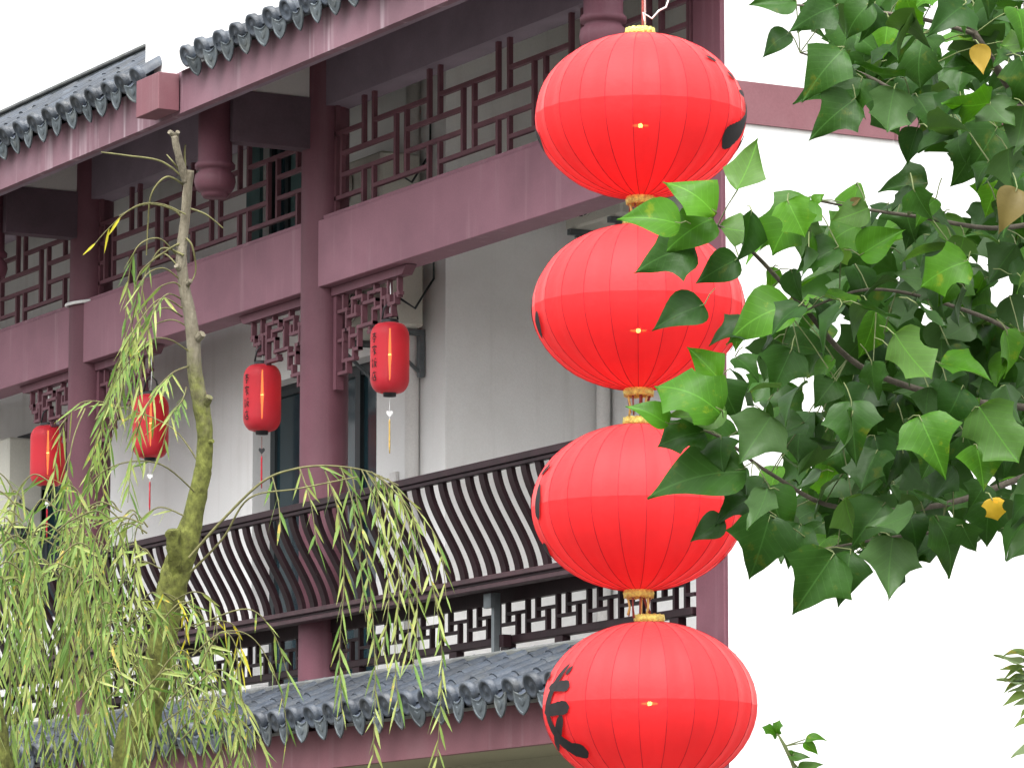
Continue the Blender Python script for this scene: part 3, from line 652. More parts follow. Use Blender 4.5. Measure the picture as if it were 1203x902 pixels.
FA = [[(-55.6, 27, .016), (-61.5, 16.2, .036), (-67, 5.8, .044), (-72, -4.4, .046), (-70, -15.4, .054), (-66, -25.5, .066), (-57, -33, .074), (-45, -35.5, .085)],
      [(-71, 10.6, .035), (-57.2, 10.6, .046), (-49.3, 10.2, .054)], [(-77, -5.6, .04), (-60, -4.4, .055), (-48.8, -3.9, .062)],
      [(-55.4, -9.1, .04), (-63, -18.7, .046), (-74, -27, .04), (-83, -32, .022)], [(-89, 24, .02), (-90, 8, .03), (-90, -10, .04), (-94, -24, .03)], [(-51.8, 24.5, .02), (-54.9, 18, .026)],
      [(-84, 20, .03), (-76, 19, .03)], [(-100, -2, .04), (-110, -20, .03)]]
FB = [[(46.5, 36, .018), (56, 33, .03)], [(61, 25, .02), (69, 21.5, .03)], [(68, 12, .03), (80, 12, .03)], [(54, -24, .10), (61, -21, .115), (70, -14, .085), (77, -5, .045), (83, 6, .03), (86, 20, .02)],
      [(-90, -9, .05), (-84, -17, .07), (-90, -27, .03)], [(-88, 14, .02), (-90, 2, .03)], [(95, 15, .04), (110, 0, .05), (125, -20, .05)], [(92, -10, .04), (112, -28, .04)]]
FC = [[(-72, -6, .03), (-75, -14, .06), (-79, -24, .03)], [(-88, 8, .03), (-98, -6, .04), (-110, -24, .04)], [(78, 18, .02), (84, 14, .03)], [(84, -22, .05), (92, -34, .05), (104, -38, .04)], [(90, 6, .04), (110, -5, .04)]]
FD = [[(-70, 14, .02), (-69, 4, .05), (-71, -11, .06)], [(-76, -27, .03), (-84, -31, .05), (-96, -37, .04)], [(-66, 28, .02), (-74, 20, .03)], [(80, 33, .03), (90, 28, .04)], [(88, -34, .04), (92, -42, .05)], [(95, 10, .05), (115, -10, .05)], [(-88, 12, .03), (-104, -4, .05)]]
round_lantern(C1, 0.05, 'topmost big red round lantern, black brush stroke at its right edge', FB, (0, 0, -0.04))
round_lantern(C2, 0.12, 'second big red round lantern from the top, leaves across its right side', FC, (0, 0, -0.1))
round_lantern(C3, 0.20, 'third big red round lantern from the top, in front of the curved railing', FD, (0.3, 0.2, 0.1))
round_lantern(C4, 0.02, 'lowest big red round lantern, large black character on its left side', FA, (0, 0, 0.01), cords_down=False)
hc = MB()
chain = [Vector((3.684, -2.68, 7.1))] + [Vector(C1)+Vector((0, 0, LH)), Vector(C1)-Vector((0, 0, LH)), Vector(C2)+Vector((0, 0, LH)), Vector(C2)-Vector((0, 0, LH)), Vector(C3)+Vector((0, 0, LH)), Vector(C3)-Vector((0, 0, LH)), Vector(C4)+Vector((0, 0, LH))]
hc.tube([p+RGT*0.012 for p in chain], 0.006, 6); rope = hc.build('hanging_cord', M['cord'], None, True)
tag(rope, 'red-brown cord carrying the four big round lanterns', 'cord')
p0 = Vector(C1)+Vector((0, 0, LH)) + camdir*0.03
ww = MB(); ww.tube([p0+RGT*0.02, p0+RGT*0.02+Vector((0, 0, 0.05)), p0+RGT*0.012+Vector((0, 0, 0.09)), p0+RGT*0.05+Vector((0, 0, 0.065)), p0+RGT*0.08+Vector((0, 0, 0.10)), p0+RGT*0.11+Vector((0, 0, 0.115)), p0+RGT*0.125+Vector((0, 0, 0.16)), p0+RGT*0.12+Vector((0, 0, 0.3)), p0+RGT*0.05+Vector((0, 0, 1.3))], 0.004, 6)
ww.tube([p0+RGT*0.02, p0+RGT*0.021+Vector((0, 0, 1.3))], 0.0045, 6)
tag(ww.build('electric_wire', M['wire'], None, True), 'kinked white wire above the topmost round lantern', 'wire')

# ------------------------------------------------------------------ broad-leaved tree at the right, close to the viewer
def catmull(P, n=6):
    P = [Vector(p) for p in P]; out = []
    for i in range(len(P)-1):
        a, b, c, d = P[max(i-1, 0)], P[i], P[i+1], P[min(i+2, len(P)-1)]
        for k in range(n):
            t = k/n; out.append(0.5*((2*b)+(c-a)*t+(2*a-5*b+4*c-d)*t*t+(3*b-a-3*c+d)*t**3))
    out.append(P[-1]); return out
PROF = {
 'lobed': [(0, .03), (.03, .20), (.08, .34), (.16, .43), (.26, .48), (.35, .53), (.43, .61), (.462, .49), (.51, .37), (.59, .275), (.69, .215), (.79, .15), (.88, .075), (.95, .025), (1, .002)],
 'ovate': [(0, .03), (.04, .18), (.10, .31), (.19, .40), (.30, .44), (.42, .43), (.54, .37), (.65, .28), (.75, .19), (.84, .11), (.91, .055), (.96, .02), (1, .002)],
 'tulip': [(0, .03), (.03, .22), (.09, .37), (.18, .47), (.28, .57), (.335, .49), (.42, .41), (.53, .39), (.64, .43), (.74, .52), (.78, .42), (.83, .29), (.89, .17), (.95, .06), (1, .002)],
 'diamond': [(0, .03), (.06, .15), (.16, .29), (.28, .43), (.39, .54), (.45, .47), (.54, .37), (.65, .28), (.76, .19), (.86, .10), (.94, .035), (1, .002)]}
def leaf_mesh(kind, fold, droop, wave, mat):
    m = MB(); rows = []
    for i, (t, hw) in enumerate(PROF[kind]):
        row = []
        for k in (-1, -0.7, -0.35, 0, 0.35, 0.7, 1):
            x = hw*k; z = fold*abs(x)-fold*0.9*x*x-droop*(t-0.35)**2+wave*math.sin(7*t+3*k+fold*20)*abs(k)
            y = t - 0.10*abs(k)*hw
            row.append((x, y, z))
        rows.append(row)
    m.grid(rows); return m.mesh('leaf', mat, True)
LV = {}
M['leafp'] = M['wleaf']
for mk in ('leaf', 'leafb', 'leafy', 'leafbr', 'leafp'):
    LV[mk] = {}
    for kind in PROF:
        LV[mk][kind] = [leaf_mesh(kind, f, d, w_, M[mk]) for f, d, w_ in ((0.35, 0.45, 0.03), (0.12, 0.75, 0.045), (0.6, 0.25, 0.025), (0.25, -0.25, 0.05))]
TD = 8.6
tbase = AT(1560, 1100, 9.6); tbase.z = 0
TT = empty('broadleaf_tree', tbase); tag(TT, 'broad-leaved green tree reaching in at the right, in front of the lanterns', 'tree')
trunk = MB().tube([tbase, tbase+Vector((0.03, 0, 1.2)), tbase+Vector((-0.02, 0.03, 2.4)), tbase+Vector((0.05, 0, 3.6)), tbase+Vector((0.1, 0.05, 5.0))], [0.12, 0.10, 0.085, 0.07, 0.05], 12).build('trunk', M['tbark'], TT, True)
TW = [([(1560, 640, 9.6), (1400, 560, 9.2), (1260, 490, 8.9), (1120, 468, 8.7), (1010, 430, 8.6), (945, 362, 8.5), (890, 302, 8.45), (850, 268, 8.4), (812, 258, 8.4)], .010, .0018),
      ([(1400, 560, 9.2), (1260, 545, 8.8), (1110, 592, 8.6), (985, 596, 8.5), (905, 556, 8.45), (850, 516, 8.4), (812, 500, 8.35)], .008, .0016),
      ([(1560, 400, 9.6), (1400, 330, 9.0), (1290, 240, 8.7), (1203, 125, 8.6), (1145, 40, 8.5), (1100, -40, 8.5)], .017, .005),
      ([(1290, 240, 8.7), (1180, 268, 8.6), (1080, 255, 8.5), (1010, 245, 8.5), (955, 235, 8.4)], .006, .0018),
      ([(1203, 125, 8.6), (1100, 128, 8.4), (1015, 88, 8.4), (940, 62, 8.3)], .006, .0018),
      ([(1260, 545, 8.8), (1203, 610, 8.5), (1120, 622, 8.4), (1040, 632, 8.4), (965, 645, 8.3)], .006, .0018),
      ([(1260, 490, 8.9), (1200, 400, 8.7), (1120, 360, 8.6), (1020, 340, 8.5), (930, 372, 8.4)], .006, .0018),
      ([(1145, 40, 8.5), (1070, 20, 8.4), (980, 10, 8.4), (920, 5, 8.4)], .005, .0018)]
twig_pts = []
for P, r0, r1 in TW:
    pts = catmull([AT(*p) for p in P]); twig_pts += pts
    MB().tube(pts, [r0+(r1-r0)*i/(len(pts)-1) for i in range(len(pts))], 7).build('branch', M['tbark'], TT, True)
stalks = MB()
def place_leaf(base, tip, nrm, kind, mk, name='leaf', parent=TT, var=None, stalk=True):
    ax = tip-base; L = ax.length; ax.normalize(); nrm = (nrm-ax*nrm.dot(ax)).normalized(); sx = ax.cross(nrm)
    mt = Matrix((sx, ax, nrm)).transposed()
    o = inst(name, rnd.choice(LV[mk][kind]) if var is None else LV[mk][kind][var], parent, base, mt)
    o.scale = (L*rnd.uniform(.92, 1.08), L, L)
    if stalk:
        q = min(twig_pts, key=lambda p: (p-base).length_squared)
        d = (q-base).length
        if d > 0.15: q = base+(q-base)*(0.03/d)-ax*0.015
        stalks.tube([q, (q+base)/2+Vector((0, 0, 0.004)), base, base+ax*0.1*L], [0.0012, 0.0012, 0.0014, 0.0008], 4, False)
    return o
tocam = -CF
key = [  # base px, tip px, kind, material, depth
 (866, 224, 893, 166, 'diamond', 'leafb', 8.30), (842, 250, 786, 204, 'diamond', 'leafb', 8.25), (800, 262, 727, 250, 'ovate', 'leafb', 8.2), (838, 254, 779, 290, 'ovate', 'leafb', 8.3),
 (816, 288, 744, 312, 'lobed', 'leaf', 8.3), (868, 303, 818, 330, 'ovate', 'leaf', 8.35), (846, 268, 906, 276, 'diamond', 'leafb', 8.4), (950, 232, 902, 293, 'tulip', 'leafb', 8.3),
 (828, 357, 767, 381, 'ovate', 'leaf', 8.3), (930, 355, 848, 390, 'ovate', 'leafb', 8.3), (882, 384, 832, 402, 'lobed', 'leaf', 8.35), (846, 446, 808, 406, 'diamond', 'leafb', 8.3),
 (848, 482, 776, 440, 'tulip', 'leafb', 8.2), (852, 484, 784, 494, 'ovate', 'leafb', 8.3), (786, 498, 738, 471, 'ovate', 'leafb', 8.25), (828, 506, 774, 518, 'tulip', 'leaf', 8.3),
 (876, 550, 758, 570, 'ovate', 'leaf', 8.3), (850, 608, 813, 638, 'ovate', 'leaf', 8.35), (880, 585, 838, 612, 'lobed', 'leaf', 8.35), (905, 605, 881, 684, 'lobed', 'leaf', 8.25), (980, 650, 930, 723, 'lobed', 'leaf', 8.2),
 (1000, 645, 989, 709, 'diamond', 'leaf', 8.25), (1048, 632, 1041, 707, 'lobed', 'leaf', 8.2), (1100, 605, 1130, 676, 'diamond', 'leaf', 8.3), (1068, 600, 1080, 650, 'ovate', 'leaf', 8.35),
 (1162, 590, 1157, 646, 'lobed', 'leaf', 8.3), (1215, 625, 1184, 662, 'ovate', 'leaf', 8.3), (940, 615, 925, 668, 'lobed', 'leaf', 8.3), (1080, 488, 1112, 560, 'lobed', 'leafb', 8.1), (1050, 392, 1090, 447, 'tulip', 'leafb', 8.1),
 (1150, 478, 1196, 545, 'tulip', 'leafb', 8.15), (905, 490, 866, 548, 'lobed', 'leaf', 8.3), (1000, 470, 1005, 545, 'lobed', 'leaf', 8.2), (930, 410, 905, 465, 'lobed', 'leaf', 8.25),
 (928, 38, 892, 62, 'ovate', 'leaf', 8.3), (935, 0, 880, 4, 'ovate', 'leaf', 8.3), (985, 5, 930, 30, 'diamond', 'leaf', 8.25), (992, 55, 942, 112, 'diamond', 'leaf', 8.2), (1010, 100, 930, 117, 'lobed', 'leaf', 8.3),
 (1005, 115, 950, 160, 'lobed', 'leaf', 8.2), (1050, 105, 1040, 158, 'tulip', 'leaf', 8.2), (1078, 150, 1064, 194, 'ovate', 'leaf', 8.3), (1150, 52, 1156, 88, 'ovate', 'leafy', 8.0), (1195, 220, 1176, 272, 'ovate', 'leafbr', 8.1),
 (1165, 585, 1172, 612, 'tulip', 'leafy', 8.0), (955, 238, 968, 226, 'ovate', 'leafb', 8.3), (1000, 240, 1012, 232, 'ovate', 'leafbr', 8.3), (1185, 322, 1225, 318, 'lobed', 'leaf', 8.3), (1090, 215, 1030, 222, 'lobed', 'leaf', 8.4), (1100, 232, 1072, 262, 'ovate', 'leafb', 8.3),
 (1020, 245, 975, 262, 'ovate', 'leafb', 8.3), (1010, 300, 1062, 268, 'ovate', 'leafb', 8.3), (1138, 305, 1080, 330, 'tulip', 'leafb', 8.25), (985, 290, 935, 318, 'ovate', 'leaf', 8.3), (1040, 590, 1000, 640, 'lobed', 'leaf', 8.3)]
pxm = 1/FPX
for bx, by, tx, ty, kind, mk, dp in key:
    L = math.hypot(tx-bx, ty-by)*dp*pxm; tilt = rnd.uniform(-0.35, 0.25)*L
    b = AT(bx, by, dp); t = AT(tx, ty, dp+tilt)
    n = (tocam*rnd.uniform(.7, 1.0)+UPZ*rnd.uniform(.2, .8)+RGT*rnd.uniform(-.35, .35))
    place_leaf(b, t, n, kind, mk).scale.x *= 0.86
def inside(poly, x, y):
    c = False
    for i in range(len(poly)):
        x1, y1 = poly[i]; x2, y2 = poly[i-1]
        if (y1 > y) != (y2 > y) and x < (x2-x1)*(y-y1)/(y2-y1)+x1: c = not c
    return c
PA = [(850, 285), (905, 260), (965, 250), (1060, 235), (1120, 250), (1215, 215), (1215, 630), (1130, 650), (1040, 670), (960, 680), (890, 640), (850, 560), (830, 495), (865, 440), (850, 400), (905, 350), (880, 310)]
PB = [(925, -10), (1215, -10), (1215, 270), (1165, 260), (1105, 185), (1075, 140), (1000, 130), (965, 70), (940, 25)]
PC = [(1215, -60), (1420, 60), (1420, 640), (1215, 660)]
sparse = [(905, 300, 45, .75), (885, 520, 42, .7), (1010, 285, 35, .6), (1190, 350, 30, .8), (960, 225, 30, 1.0), (1130, 250, 30, .6), (930, 440, 22, .7), (1115, 205, 30, .7), (1120, 25, 30, .6), (1180, 80, 30, .5), (1150, 620, 30, .6)]
def fill(poly, count, dmin, d0, d1, parent, rmk, name='leaf'):
    xs = [p[0] for p in poly]; ys = [p[1] for p in poly]; got = []; tries = 0
    while len(got) < count and tries < 20000:
        tries += 1
        x, y = rnd.uniform(min(xs), max(xs)), rnd.uniform(min(ys), max(ys))
        if not inside(poly, x, y): continue
        if any((x-a)**2+(y-b)**2 < dmin*dmin for a, b in got): continue
        if any((x-a)**2+(y-b)**2 < r*r and rnd.random() < pr for a, b, r, pr in sparse): continue
        got.append((x, y))
        dp = rnd.uniform(d0, d1); L = rnd.uniform(.056, .105)
        an = rnd.gauss(-math.pi/2-0.35, 0.8)
        ax = (RGT*math.cos(an)+CU*math.sin(an)+tocam*rnd.uniform(-.35, .6)).normalized()
        b = AT(x, y, dp)-ax*L*0.5
        n = tocam*rnd.uniform(-.3, .75)+UPZ*rnd.uniform(.45, 1.2)+RGT*rnd.uniform(-.8, .8)
        place_leaf(b, b+ax*L, n, rnd.choice(['lobed', 'lobed', 'lobed', 'ovate', 'tulip', 'diamond']), rmk(x, y))
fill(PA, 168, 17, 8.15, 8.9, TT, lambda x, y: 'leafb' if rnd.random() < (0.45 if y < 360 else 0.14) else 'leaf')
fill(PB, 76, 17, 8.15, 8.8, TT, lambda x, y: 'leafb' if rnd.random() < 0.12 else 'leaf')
# deeper leaves and the crown beyond the picture: one mass
cm = MB()
def mass_leaf(x, y, dp, L):
    b = AT(x, y, dp); an = rnd.gauss(-math.pi/2-0.2, .9); ax = (RGT*math.cos(an)+CU*math.sin(an)+tocam*rnd.uniform(-.4, .6)).normalized()
    n = (tocam*rnd.uniform(0, 1)+UPZ*rnd.uniform(.2, 1)+RGT*rnd.uniform(-.7, .7)); n = (n-ax*n.dot(ax)).normalized(); sx = ax.cross(n).normalized(); b = b-ax*L*0.5
    fo, dr = rnd.uniform(.1, .6), rnd.uniform(-.1, .7)
    cm.grid([[b+ax*L*t+sx*L*hw*k2+n*L*(fo*abs(hw*k2)-dr*(t-.35)**2) for k2 in (-1, -.5, 0, .5, 1)] for t, hw in PROF[rnd.choice(['lobed', 'lobed', 'ovate', 'tulip', 'diamond'])]])
for k in range(170): mass_leaf(rnd.uniform(1235, 1500), rnd.uniform(-80, 650), rnd.uniform(8.5, 9.8), rnd.uniform(.07, .12))
def backfill(poly, count):
    xs = [p[0] for p in poly]; ys = [p[1] for p in poly]; n = 0; tries = 0
    while n < count and tries < 9000:
        tries += 1; x, y = rnd.uniform(min(xs), max(xs)), rnd.uniform(min(ys), max(ys))
        if not inside(poly, x, y) or any((x-a_)**2+(y-b_)**2 < (r+8)**2 and rnd.random() < min(1, pr+.15) for a_, b_, r, pr in sparse): continue
        mass_leaf(x, y, rnd.uniform(8.85, 9.7), rnd.uniform(.065, .11)); n += 1
backfill([(900, 330), (960, 280), (1060, 262), (1120, 270), (1215, 240), (1215, 610), (1130, 630), (1040, 640), (960, 640), (900, 600), (905, 520), (890, 450), (905, 400)], 330)
backfill([(960, -10), (1215, -10), (1215, 240), (1165, 230), (1105, 160), (1010, 110), (985, 50)], 130)
tag(cm.build('crown', M['leaf'], TT, True), kind='stuff')
tag(stalks.build('leaf_stalks', M['petiole'], TT, True), kind='stuff')

# ------------------------------------------------------------------ willow
WD = 16.0
wb = AT(120, 1000, WD); wb.z = 0
WT = empty('willow_tree', wb); tag(WT, 'pollarded willow with mossy trunk and drooping yellow-green leaves at left', 'tree')
W0 = [(150, 905, 24), (168, 850, 22), (186, 780, 20), (196, 720, 20), (206, 675, 21), (218, 640, 19), (228, 600, 14), (238, 555, 12), (241, 515, 11), (237, 480, 11.5), (229, 440, 10.5), (227, 400, 10), (223, 370, 9), (216, 335, 8), (213, 300, 7.5), (217, 260, 7), (220, 225, 6.5), (223, 200, 6)]
sc = WD*pxm
lowp = [wb, wb+Vector((0, 0.02, 1.2))]; lowr = [0.12, 0.10]
for x, y, r in W0: lowp.append(AT(x, y, WD)); lowr.append(r*sc*0.84)
def rough_tube(pts, rad, seg=14, amp=0.10, seed=1):
    q = random.Random(seed); P = catmull(pts, 5); n = len(P); m = len(rad)
    rr = []
    for i in range(n):
        f = i/5; k = min(int(f), m-2); g = f-k; rr.append(rad[k]*(1-g)+rad[k+1]*g)
    b = MB(); b.tube(P, rr, seg)
    c = [P[min(i//seg, n-1)] for i in range(n*seg)]
    b.v = [tuple(Vector(c[i])+(Vector(v)-Vector(c[i]))*(1+q.uniform(-amp, amp)+amp*math.sin(i*0.9)*0.4)) for i, v in enumerate(b.v)]
    return b
rough_tube(lowp, lowr, 16, 0.06).build('trunk', M['bark'], WT, True)
rough_tube([AT(219, 214, WD), AT(214, 198, WD-0.01), AT(209, 180, WD-0.02), AT(205, 160, WD-0.02)], [5*sc, 5*sc, 4.6*sc, 4.4*sc], 10, 0.08, 4).build('fork', M['bark'], WT, True)
for (x0, y0, x1, y1, r) in ((205, 160, 199, 155, 3.2), (206, 162, 209, 155, 3.0), (230, 400, 238, 392, 5), (240, 478, 246, 466, 5), (243, 520, 250, 518, 3), (212, 318, 207, 312, 3.5), (219, 335, 224, 330, 3)):
    MB().tube([AT(x0, y0, WD), AT((x0+x1)/2, (y0+y1)/2, WD-.02), AT(x1, y1, WD-.03)], [r*sc*1.1, r*sc, r*sc*.9], 9).build('cut_stub', M['bark'], WT, False)
rough_tube([AT(208, 690, WD), AT(206, 660, WD-.04), AT(204, 640, WD-.06), AT(203, 622, WD-.07)], [10*sc, 9.5*sc, 8.5*sc, 7.5*sc], 12, 0.18, 8).build('sawn_stump', M['bark'], WT, True)
# second old trunk at the picture's edge
rough_tube([AT(-40, 1200, 15.6), AT(-20, 1000, 15.6), AT(-8, 900, 15.6), AT(-18, 820, 15.6)], [30*sc, 26*sc, 22*sc, 18*sc], 12, 0.12, 9).build('side_trunk', M['bark'], WT, True)
def willow_leaf(m, b, ax, L, wd, n):
    ax = ax.normalized(); sx = ax.cross(n)
    if sx.length < 1e-4: sx = ax.orthogonal()
    sx.normalize(); n = sx.cross(ax); cur = rnd.uniform(-.12, .22)*L
    rows = []
    for t, hw in ((0, .15), (.2, .8), (.45, 1), (.72, .65), (1, .03)):
        c = b+ax*L*t+Vector((0, 0, -1))*cur*t*t
        rows.append([c-sx*wd*hw/2+n*wd*0.12*hw, c, c+sx*wd*hw/2+n*wd*0.12*hw])
    m.grid(rows); m.mi += [rnd.choice(m.pick)]*8
def strand(P, leaf0=0.25, spacing=0.042, mat='wleaf', r0=0.0032, r1=0.0013, Lm=0.1, bare=False, dens=1.0):
    pts = catmull([AT(*p) for p in P], 7)
    o = MB().tube(pts, [r0+(r1-r0)*i/(len(pts)-1) for i in range(len(pts))], 5, False).build('hanging_branch', M['twig'], WT, True)
    if bare: return o
    m = MB(); m.mi = []; m.pick = {'wleaf': (0, 0, 1, 2), 'wleaf2': (0, 1, 1, 2), 'wyellow': (3,)}[mat]; tot = sum((pts[i+1]-pts[i]).length for i in range(len(pts)-1)); s = 0; nx = leaf0*tot; side = 1
    for i in range(len(pts)-1):
        d = (pts[i+1]-pts[i]); l = d.length; t = d.normalized()
        while s+l > nx:
            b = pts[i]+t*(nx-s); side = -side
            sw = (RGT*rnd.uniform(.25, .75)*side+tocam*rnd.uniform(-.6, .6))
            ax = t*rnd.uniform(.5, .9)+sw*0.75+Vector((0, 0, -1))*rnd.uniform(.35, .9)
            willow_leaf(m, b, ax, Lm*rnd.uniform(.65, 1.25), rnd.uniform(.0075, .013), (tocam*rnd.uniform(.2, 1.1)+Vector((rnd.uniform(-1, 1), rnd.uniform(-1, 1), rnd.uniform(-.2, 1.0)))).normalized())
            nx += spacing*rnd.uniform(.55, 1.45)/dens
        s += l
    if m.f:
        lo = m.build('leaves', [M['wleaf'], M['wleaf2'], M['wleaf3'], M['wyellow']], o); lo.data.polygons.foreach_set('material_index', m.mi); tag(lo, kind='stuff')
    return o
def dj(P, d=None):
    d = d if d is not None else rnd.uniform(15.4, 16.4); out = []
    for i, p in enumerate(P): out.append((p[0], p[1], WD+(d-WD)*min(1, i/2.0)+rnd.uniform(-.03, .03)))
    return out
main = [
 [(208, 300), (186, 280), (160, 292), (150, 335), (146, 400), (136, 480)], [(211, 328), (190, 315), (166, 332), (152, 400), (142, 470), (120, 560)], [(214, 372), (192, 362), (166, 384), (141, 430), (120, 500), (104, 575)],
 [(214, 352), (196, 346), (178, 372), (165, 440), (160, 510)], [(221, 412), (196, 398), (170, 404), (136, 450), (112, 520), (98, 610)], [(213, 318), (192, 298), (172, 318), (163, 370), (156, 440), (150, 500)],
 [(236, 548), (205, 505), (155, 482), (98, 472), (72, 508), (60, 590)], [(236, 585), (190, 546), (140, 545), (102, 572), (62, 640), (42, 720)], [(222, 430), (200, 440), (176, 470), (158, 520), (150, 590)], [(219, 455), (214, 470), (200, 490), (190, 530)],
 [(215, 340), (204, 332), (184, 340), (170, 362), (158, 410)], [(222, 385), (198, 376), (162, 398), (128, 470), (118, 540), (128, 620)], [(214, 362), (186, 352), (150, 400), (132, 450), (126, 520), (100, 560)], [(100, 480), (85, 520), (78, 580), (84, 650), (70, 720)]]
for k, P in enumerate(main): strand(dj(P), 0.26, 0.034, 'wleaf' if k % 3 else 'wleaf2')
for P in ([(219, 212), (190, 190), (150, 183), (119, 179)], [(217, 218), (196, 208), (178, 228), (174, 262), (172, 300)], [(218, 262), (203, 246), (170, 240), (140, 254)], [(220, 244), (242, 252), (262, 268)], [(219, 280), (226, 290), (230, 318), (221, 338)], [(215, 285), (200, 292), (165, 320), (155, 360)], [(216, 300), (190, 292), (172, 318)], [(215, 205), (203, 190), (196, 182)], [(218, 205), (217, 178), (218, 170)]):
    strand(dj(P, 16), bare=True, r0=0.0045, r1=0.0025)
yl = strand(dj([(218, 252), (190, 240), (160, 242), (128, 268), (104, 296)], 15.9), 0.62, 0.05, 'wyellow', dens=0.6)
# dense mass at the lower left
for k in range(60):
    x0 = rnd.uniform(-25, 165); top = 565+rnd.uniform(0, 130)+(35 if x0 > 110 else 0); ln = rnd.uniform(150, 330); dp = rnd.uniform(15.3, 16.5)
    ex = x0+rnd.uniform(-25, 20); aw = rnd.uniform(15, 60)*(1 if rnd.random() < .75 else -1)
    strand([(x0+aw, top+rnd.uniform(-8, 12), dp), (x0+aw*.45, top-14, dp), (x0, top+18, dp), (x0+(ex-x0)*.4, top+ln*.45, dp), (ex, min(930, top+ln), dp)], 0.05, 0.034, rnd.choice(['wleaf', 'wleaf', 'wleaf2']))
# around the foot of the trunk and the lower middle
for k in range(28):
    x0 = rnd.uniform(140, 335) if k % 2 else rnd.uniform(130, 260); top = 735+rnd.uniform(-55, 90)+max(0, (x0-230))*0.75; dp = rnd.uniform(15.3, 16.2); ln = rnd.uniform(60, 170)
    sx = x0-rnd.uniform(30, 70)
    strand([(sx, top+25, dp), (x0-18, top-12, dp), (x0, top+5, dp), (x0+rnd.uniform(4, 25), top+ln*.5, dp), (x0+rnd.uniform(0, 35), top+ln, dp)], 0.08, 0.036, rnd.choice(['wleaf', 'wleaf2', 'wleaf']))
for k in range(8):
    x0 = 196+rnd.uniform(-20, 50); y0 = 690+rnd.uniform(-10, 80)
    strand([(205, y0+10, 15.9), (x0+14, y0, 15.8), (x0+36, y0+14, 15.8), (x0+40, y0+60, 15.75)], 0.3, 0.05, 'wyellow' if k < 3 else 'wleaf2', Lm=0.085)
# bough arching to the right with its hanging strands
arch = [(222, 655), (262, 610), (308, 566), (345, 551), (385, 547), (430, 553), (468, 570)]
strand([(x, y, 15.9) for x, y in arch], 0.62, 0.04, 'wleaf', r0=0.0055, r1=0.0025)
strand([(224, 672, 15.95), (262, 632, 15.9), (293, 585, 15.85), (350, 574, 15.8), (420, 560, 15.8)], bare=True, r0=0.0045, r1=0.0025)
for P in ([(352, 550), (365, 590), (372, 640)], [(380, 548), (397, 600), (404, 680), (399, 760), (402, 838)], [(412, 550), (425, 620), (436, 700), (441, 800), (438, 893)], [(430, 553), (455, 600), (469, 680), (464, 760), (468, 832)],
          [(445, 558), (481, 600), (501, 660), (519, 760), (513, 897)], [(440, 556), (449, 620), (457, 700), (449, 770)], [(455, 562), (490, 598), (516, 640), (524, 700)], [(400, 548), (414, 590), (423, 660), (430, 730)], [(436, 554), (470, 586), (487, 650), (490, 730), (484, 790)],
          [(320, 560), (327, 590), (330, 625)], [(425, 552), (440, 590), (446, 640)], [(448, 559), (466, 610), (480, 690), (478, 770)]):
    strand([(x, y, 15.9-0.05*i) for i, (x, y) in enumerate(P)], 0.05, 0.037, rnd.choice(['wleaf', 'wleaf', 'wleaf2']))
for P in ([(226, 770), (262, 742), (300, 752), (330, 812), (338, 870)], [(190, 850), (235, 822), (270, 835), (310, 880), (330, 930)], [(230, 735), (290, 715), (322, 745), (340, 800)]):
    strand([(x, y, 15.7) for x, y in P], 0.45, 0.05, 'wleaf2')

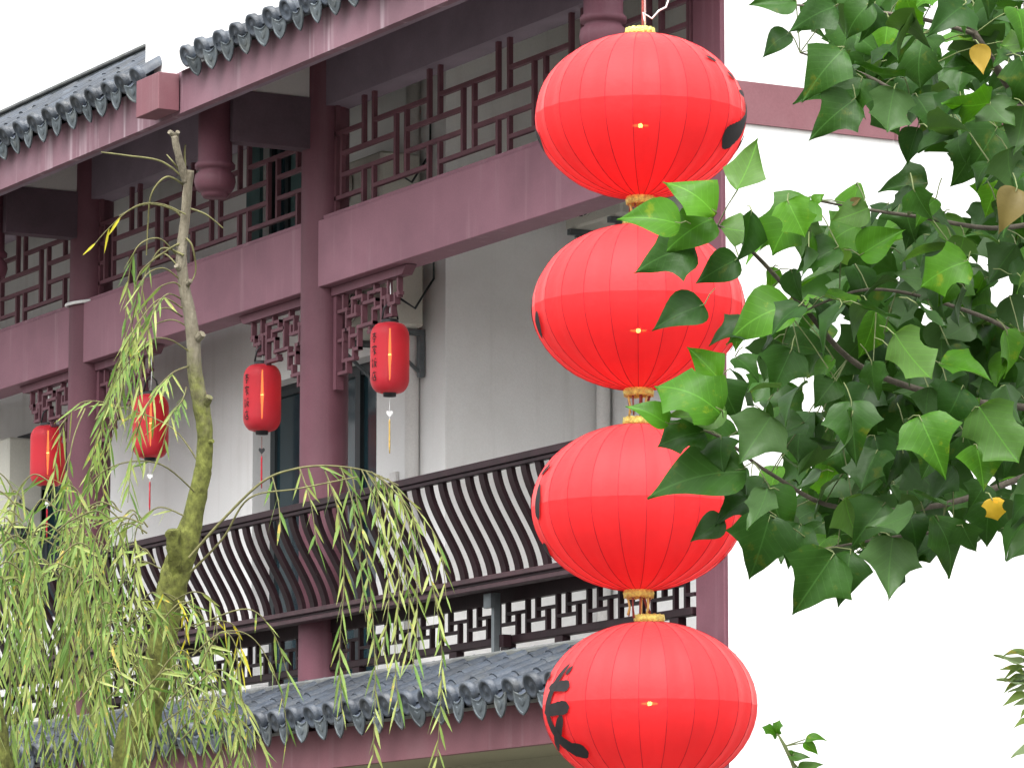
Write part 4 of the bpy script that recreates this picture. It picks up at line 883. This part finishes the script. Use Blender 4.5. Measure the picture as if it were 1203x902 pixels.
# ------------------------------------------------------------------ shoots at the lower right
def shoot(name, label, cat, base_px, stem, leaves, dp, mk, group=None):
    bs = AT(*base_px, dp); bs.z = 0
    a = empty(name, bs); tag(a, label, cat)
    MB().tube([bs]+[AT(x, y, dp) for x, y in stem], [0.012]+[0.004]*(len(stem)-1)+[0.002], 6).build('stem', M['petiole'], a, True)
    for bx, by, tx, ty, kind in leaves:
        L = math.hypot(tx-bx, ty-by)*dp*pxm
        o = place_leaf(AT(bx, by, dp), AT(tx, ty, dp-0.2*L), tocam*rnd.uniform(.3, .9)+UPZ*.7+RGT*rnd.uniform(-.4, .4), kind, mk, parent=a, stalk=False)
        o.scale.x *= (0.5 if mk == 'leafp' else 0.75) if kind == 'ovate' else 1
    m = MB()
    for bx, by, tx, ty, kind in leaves:
        q = min(stem, key=lambda p: (p[0]-bx)**2+(p[1]-by)**2); m.tube([AT(q[0], q[1], dp), AT(bx, by, dp)], 0.0018, 4)
    tag(m.build('leaf_stalks', M['petiole'], a), kind='stuff')
shoot('leafy_shoot', 'thin green shoot with few leaves beside the lowest round lantern', 'plant', (945, 1100), [(938, 915), (930, 893), (922, 876), (914, 862)],
      [(914, 864, 899, 850, 'tulip'), (912, 862, 913, 846, 'tulip'), (926, 887, 952, 892, 'ovate'), (932, 885, 926, 880, 'ovate'), (944, 872, 962, 886, 'ovate'), (946, 868, 972, 866, 'ovate'), (938, 902, 968, 900, 'ovate')], 9.0, 'leafb')
shoot('bushy_sapling', 'pale green sapling tip with narrow leaves at the right edge of the picture', 'plant', (1225, 1100), [(1218, 920), (1212, 860), (1206, 810), (1204, 772)],
      [(1203, 778, 1166, 773, 'ovate'), (1204, 790, 1175, 782, 'ovate'), (1204, 795, 1180, 795, 'ovate'), (1205, 800, 1178, 812, 'ovate'), (1206, 806, 1184, 815, 'ovate'), (1206, 822, 1190, 830, 'ovate'), (1208, 790, 1186, 803, 'ovate'), (1210, 875, 1188, 892, 'ovate'), (1206, 770, 1188, 766, 'ovate'), (1210, 812, 1224, 826, 'ovate'), (1208, 832, 1196, 842, 'ovate'), (1207, 782, 1176, 790, 'ovate'), (1208, 800, 1170, 802, 'ovate'), (1209, 815, 1176, 822, 'ovate'), (1206, 768, 1178, 768, 'ovate'), (1212, 845, 1190, 852, 'ovate'), (1206, 776, 1218, 760, 'ovate')], 9.0, 'leafp')
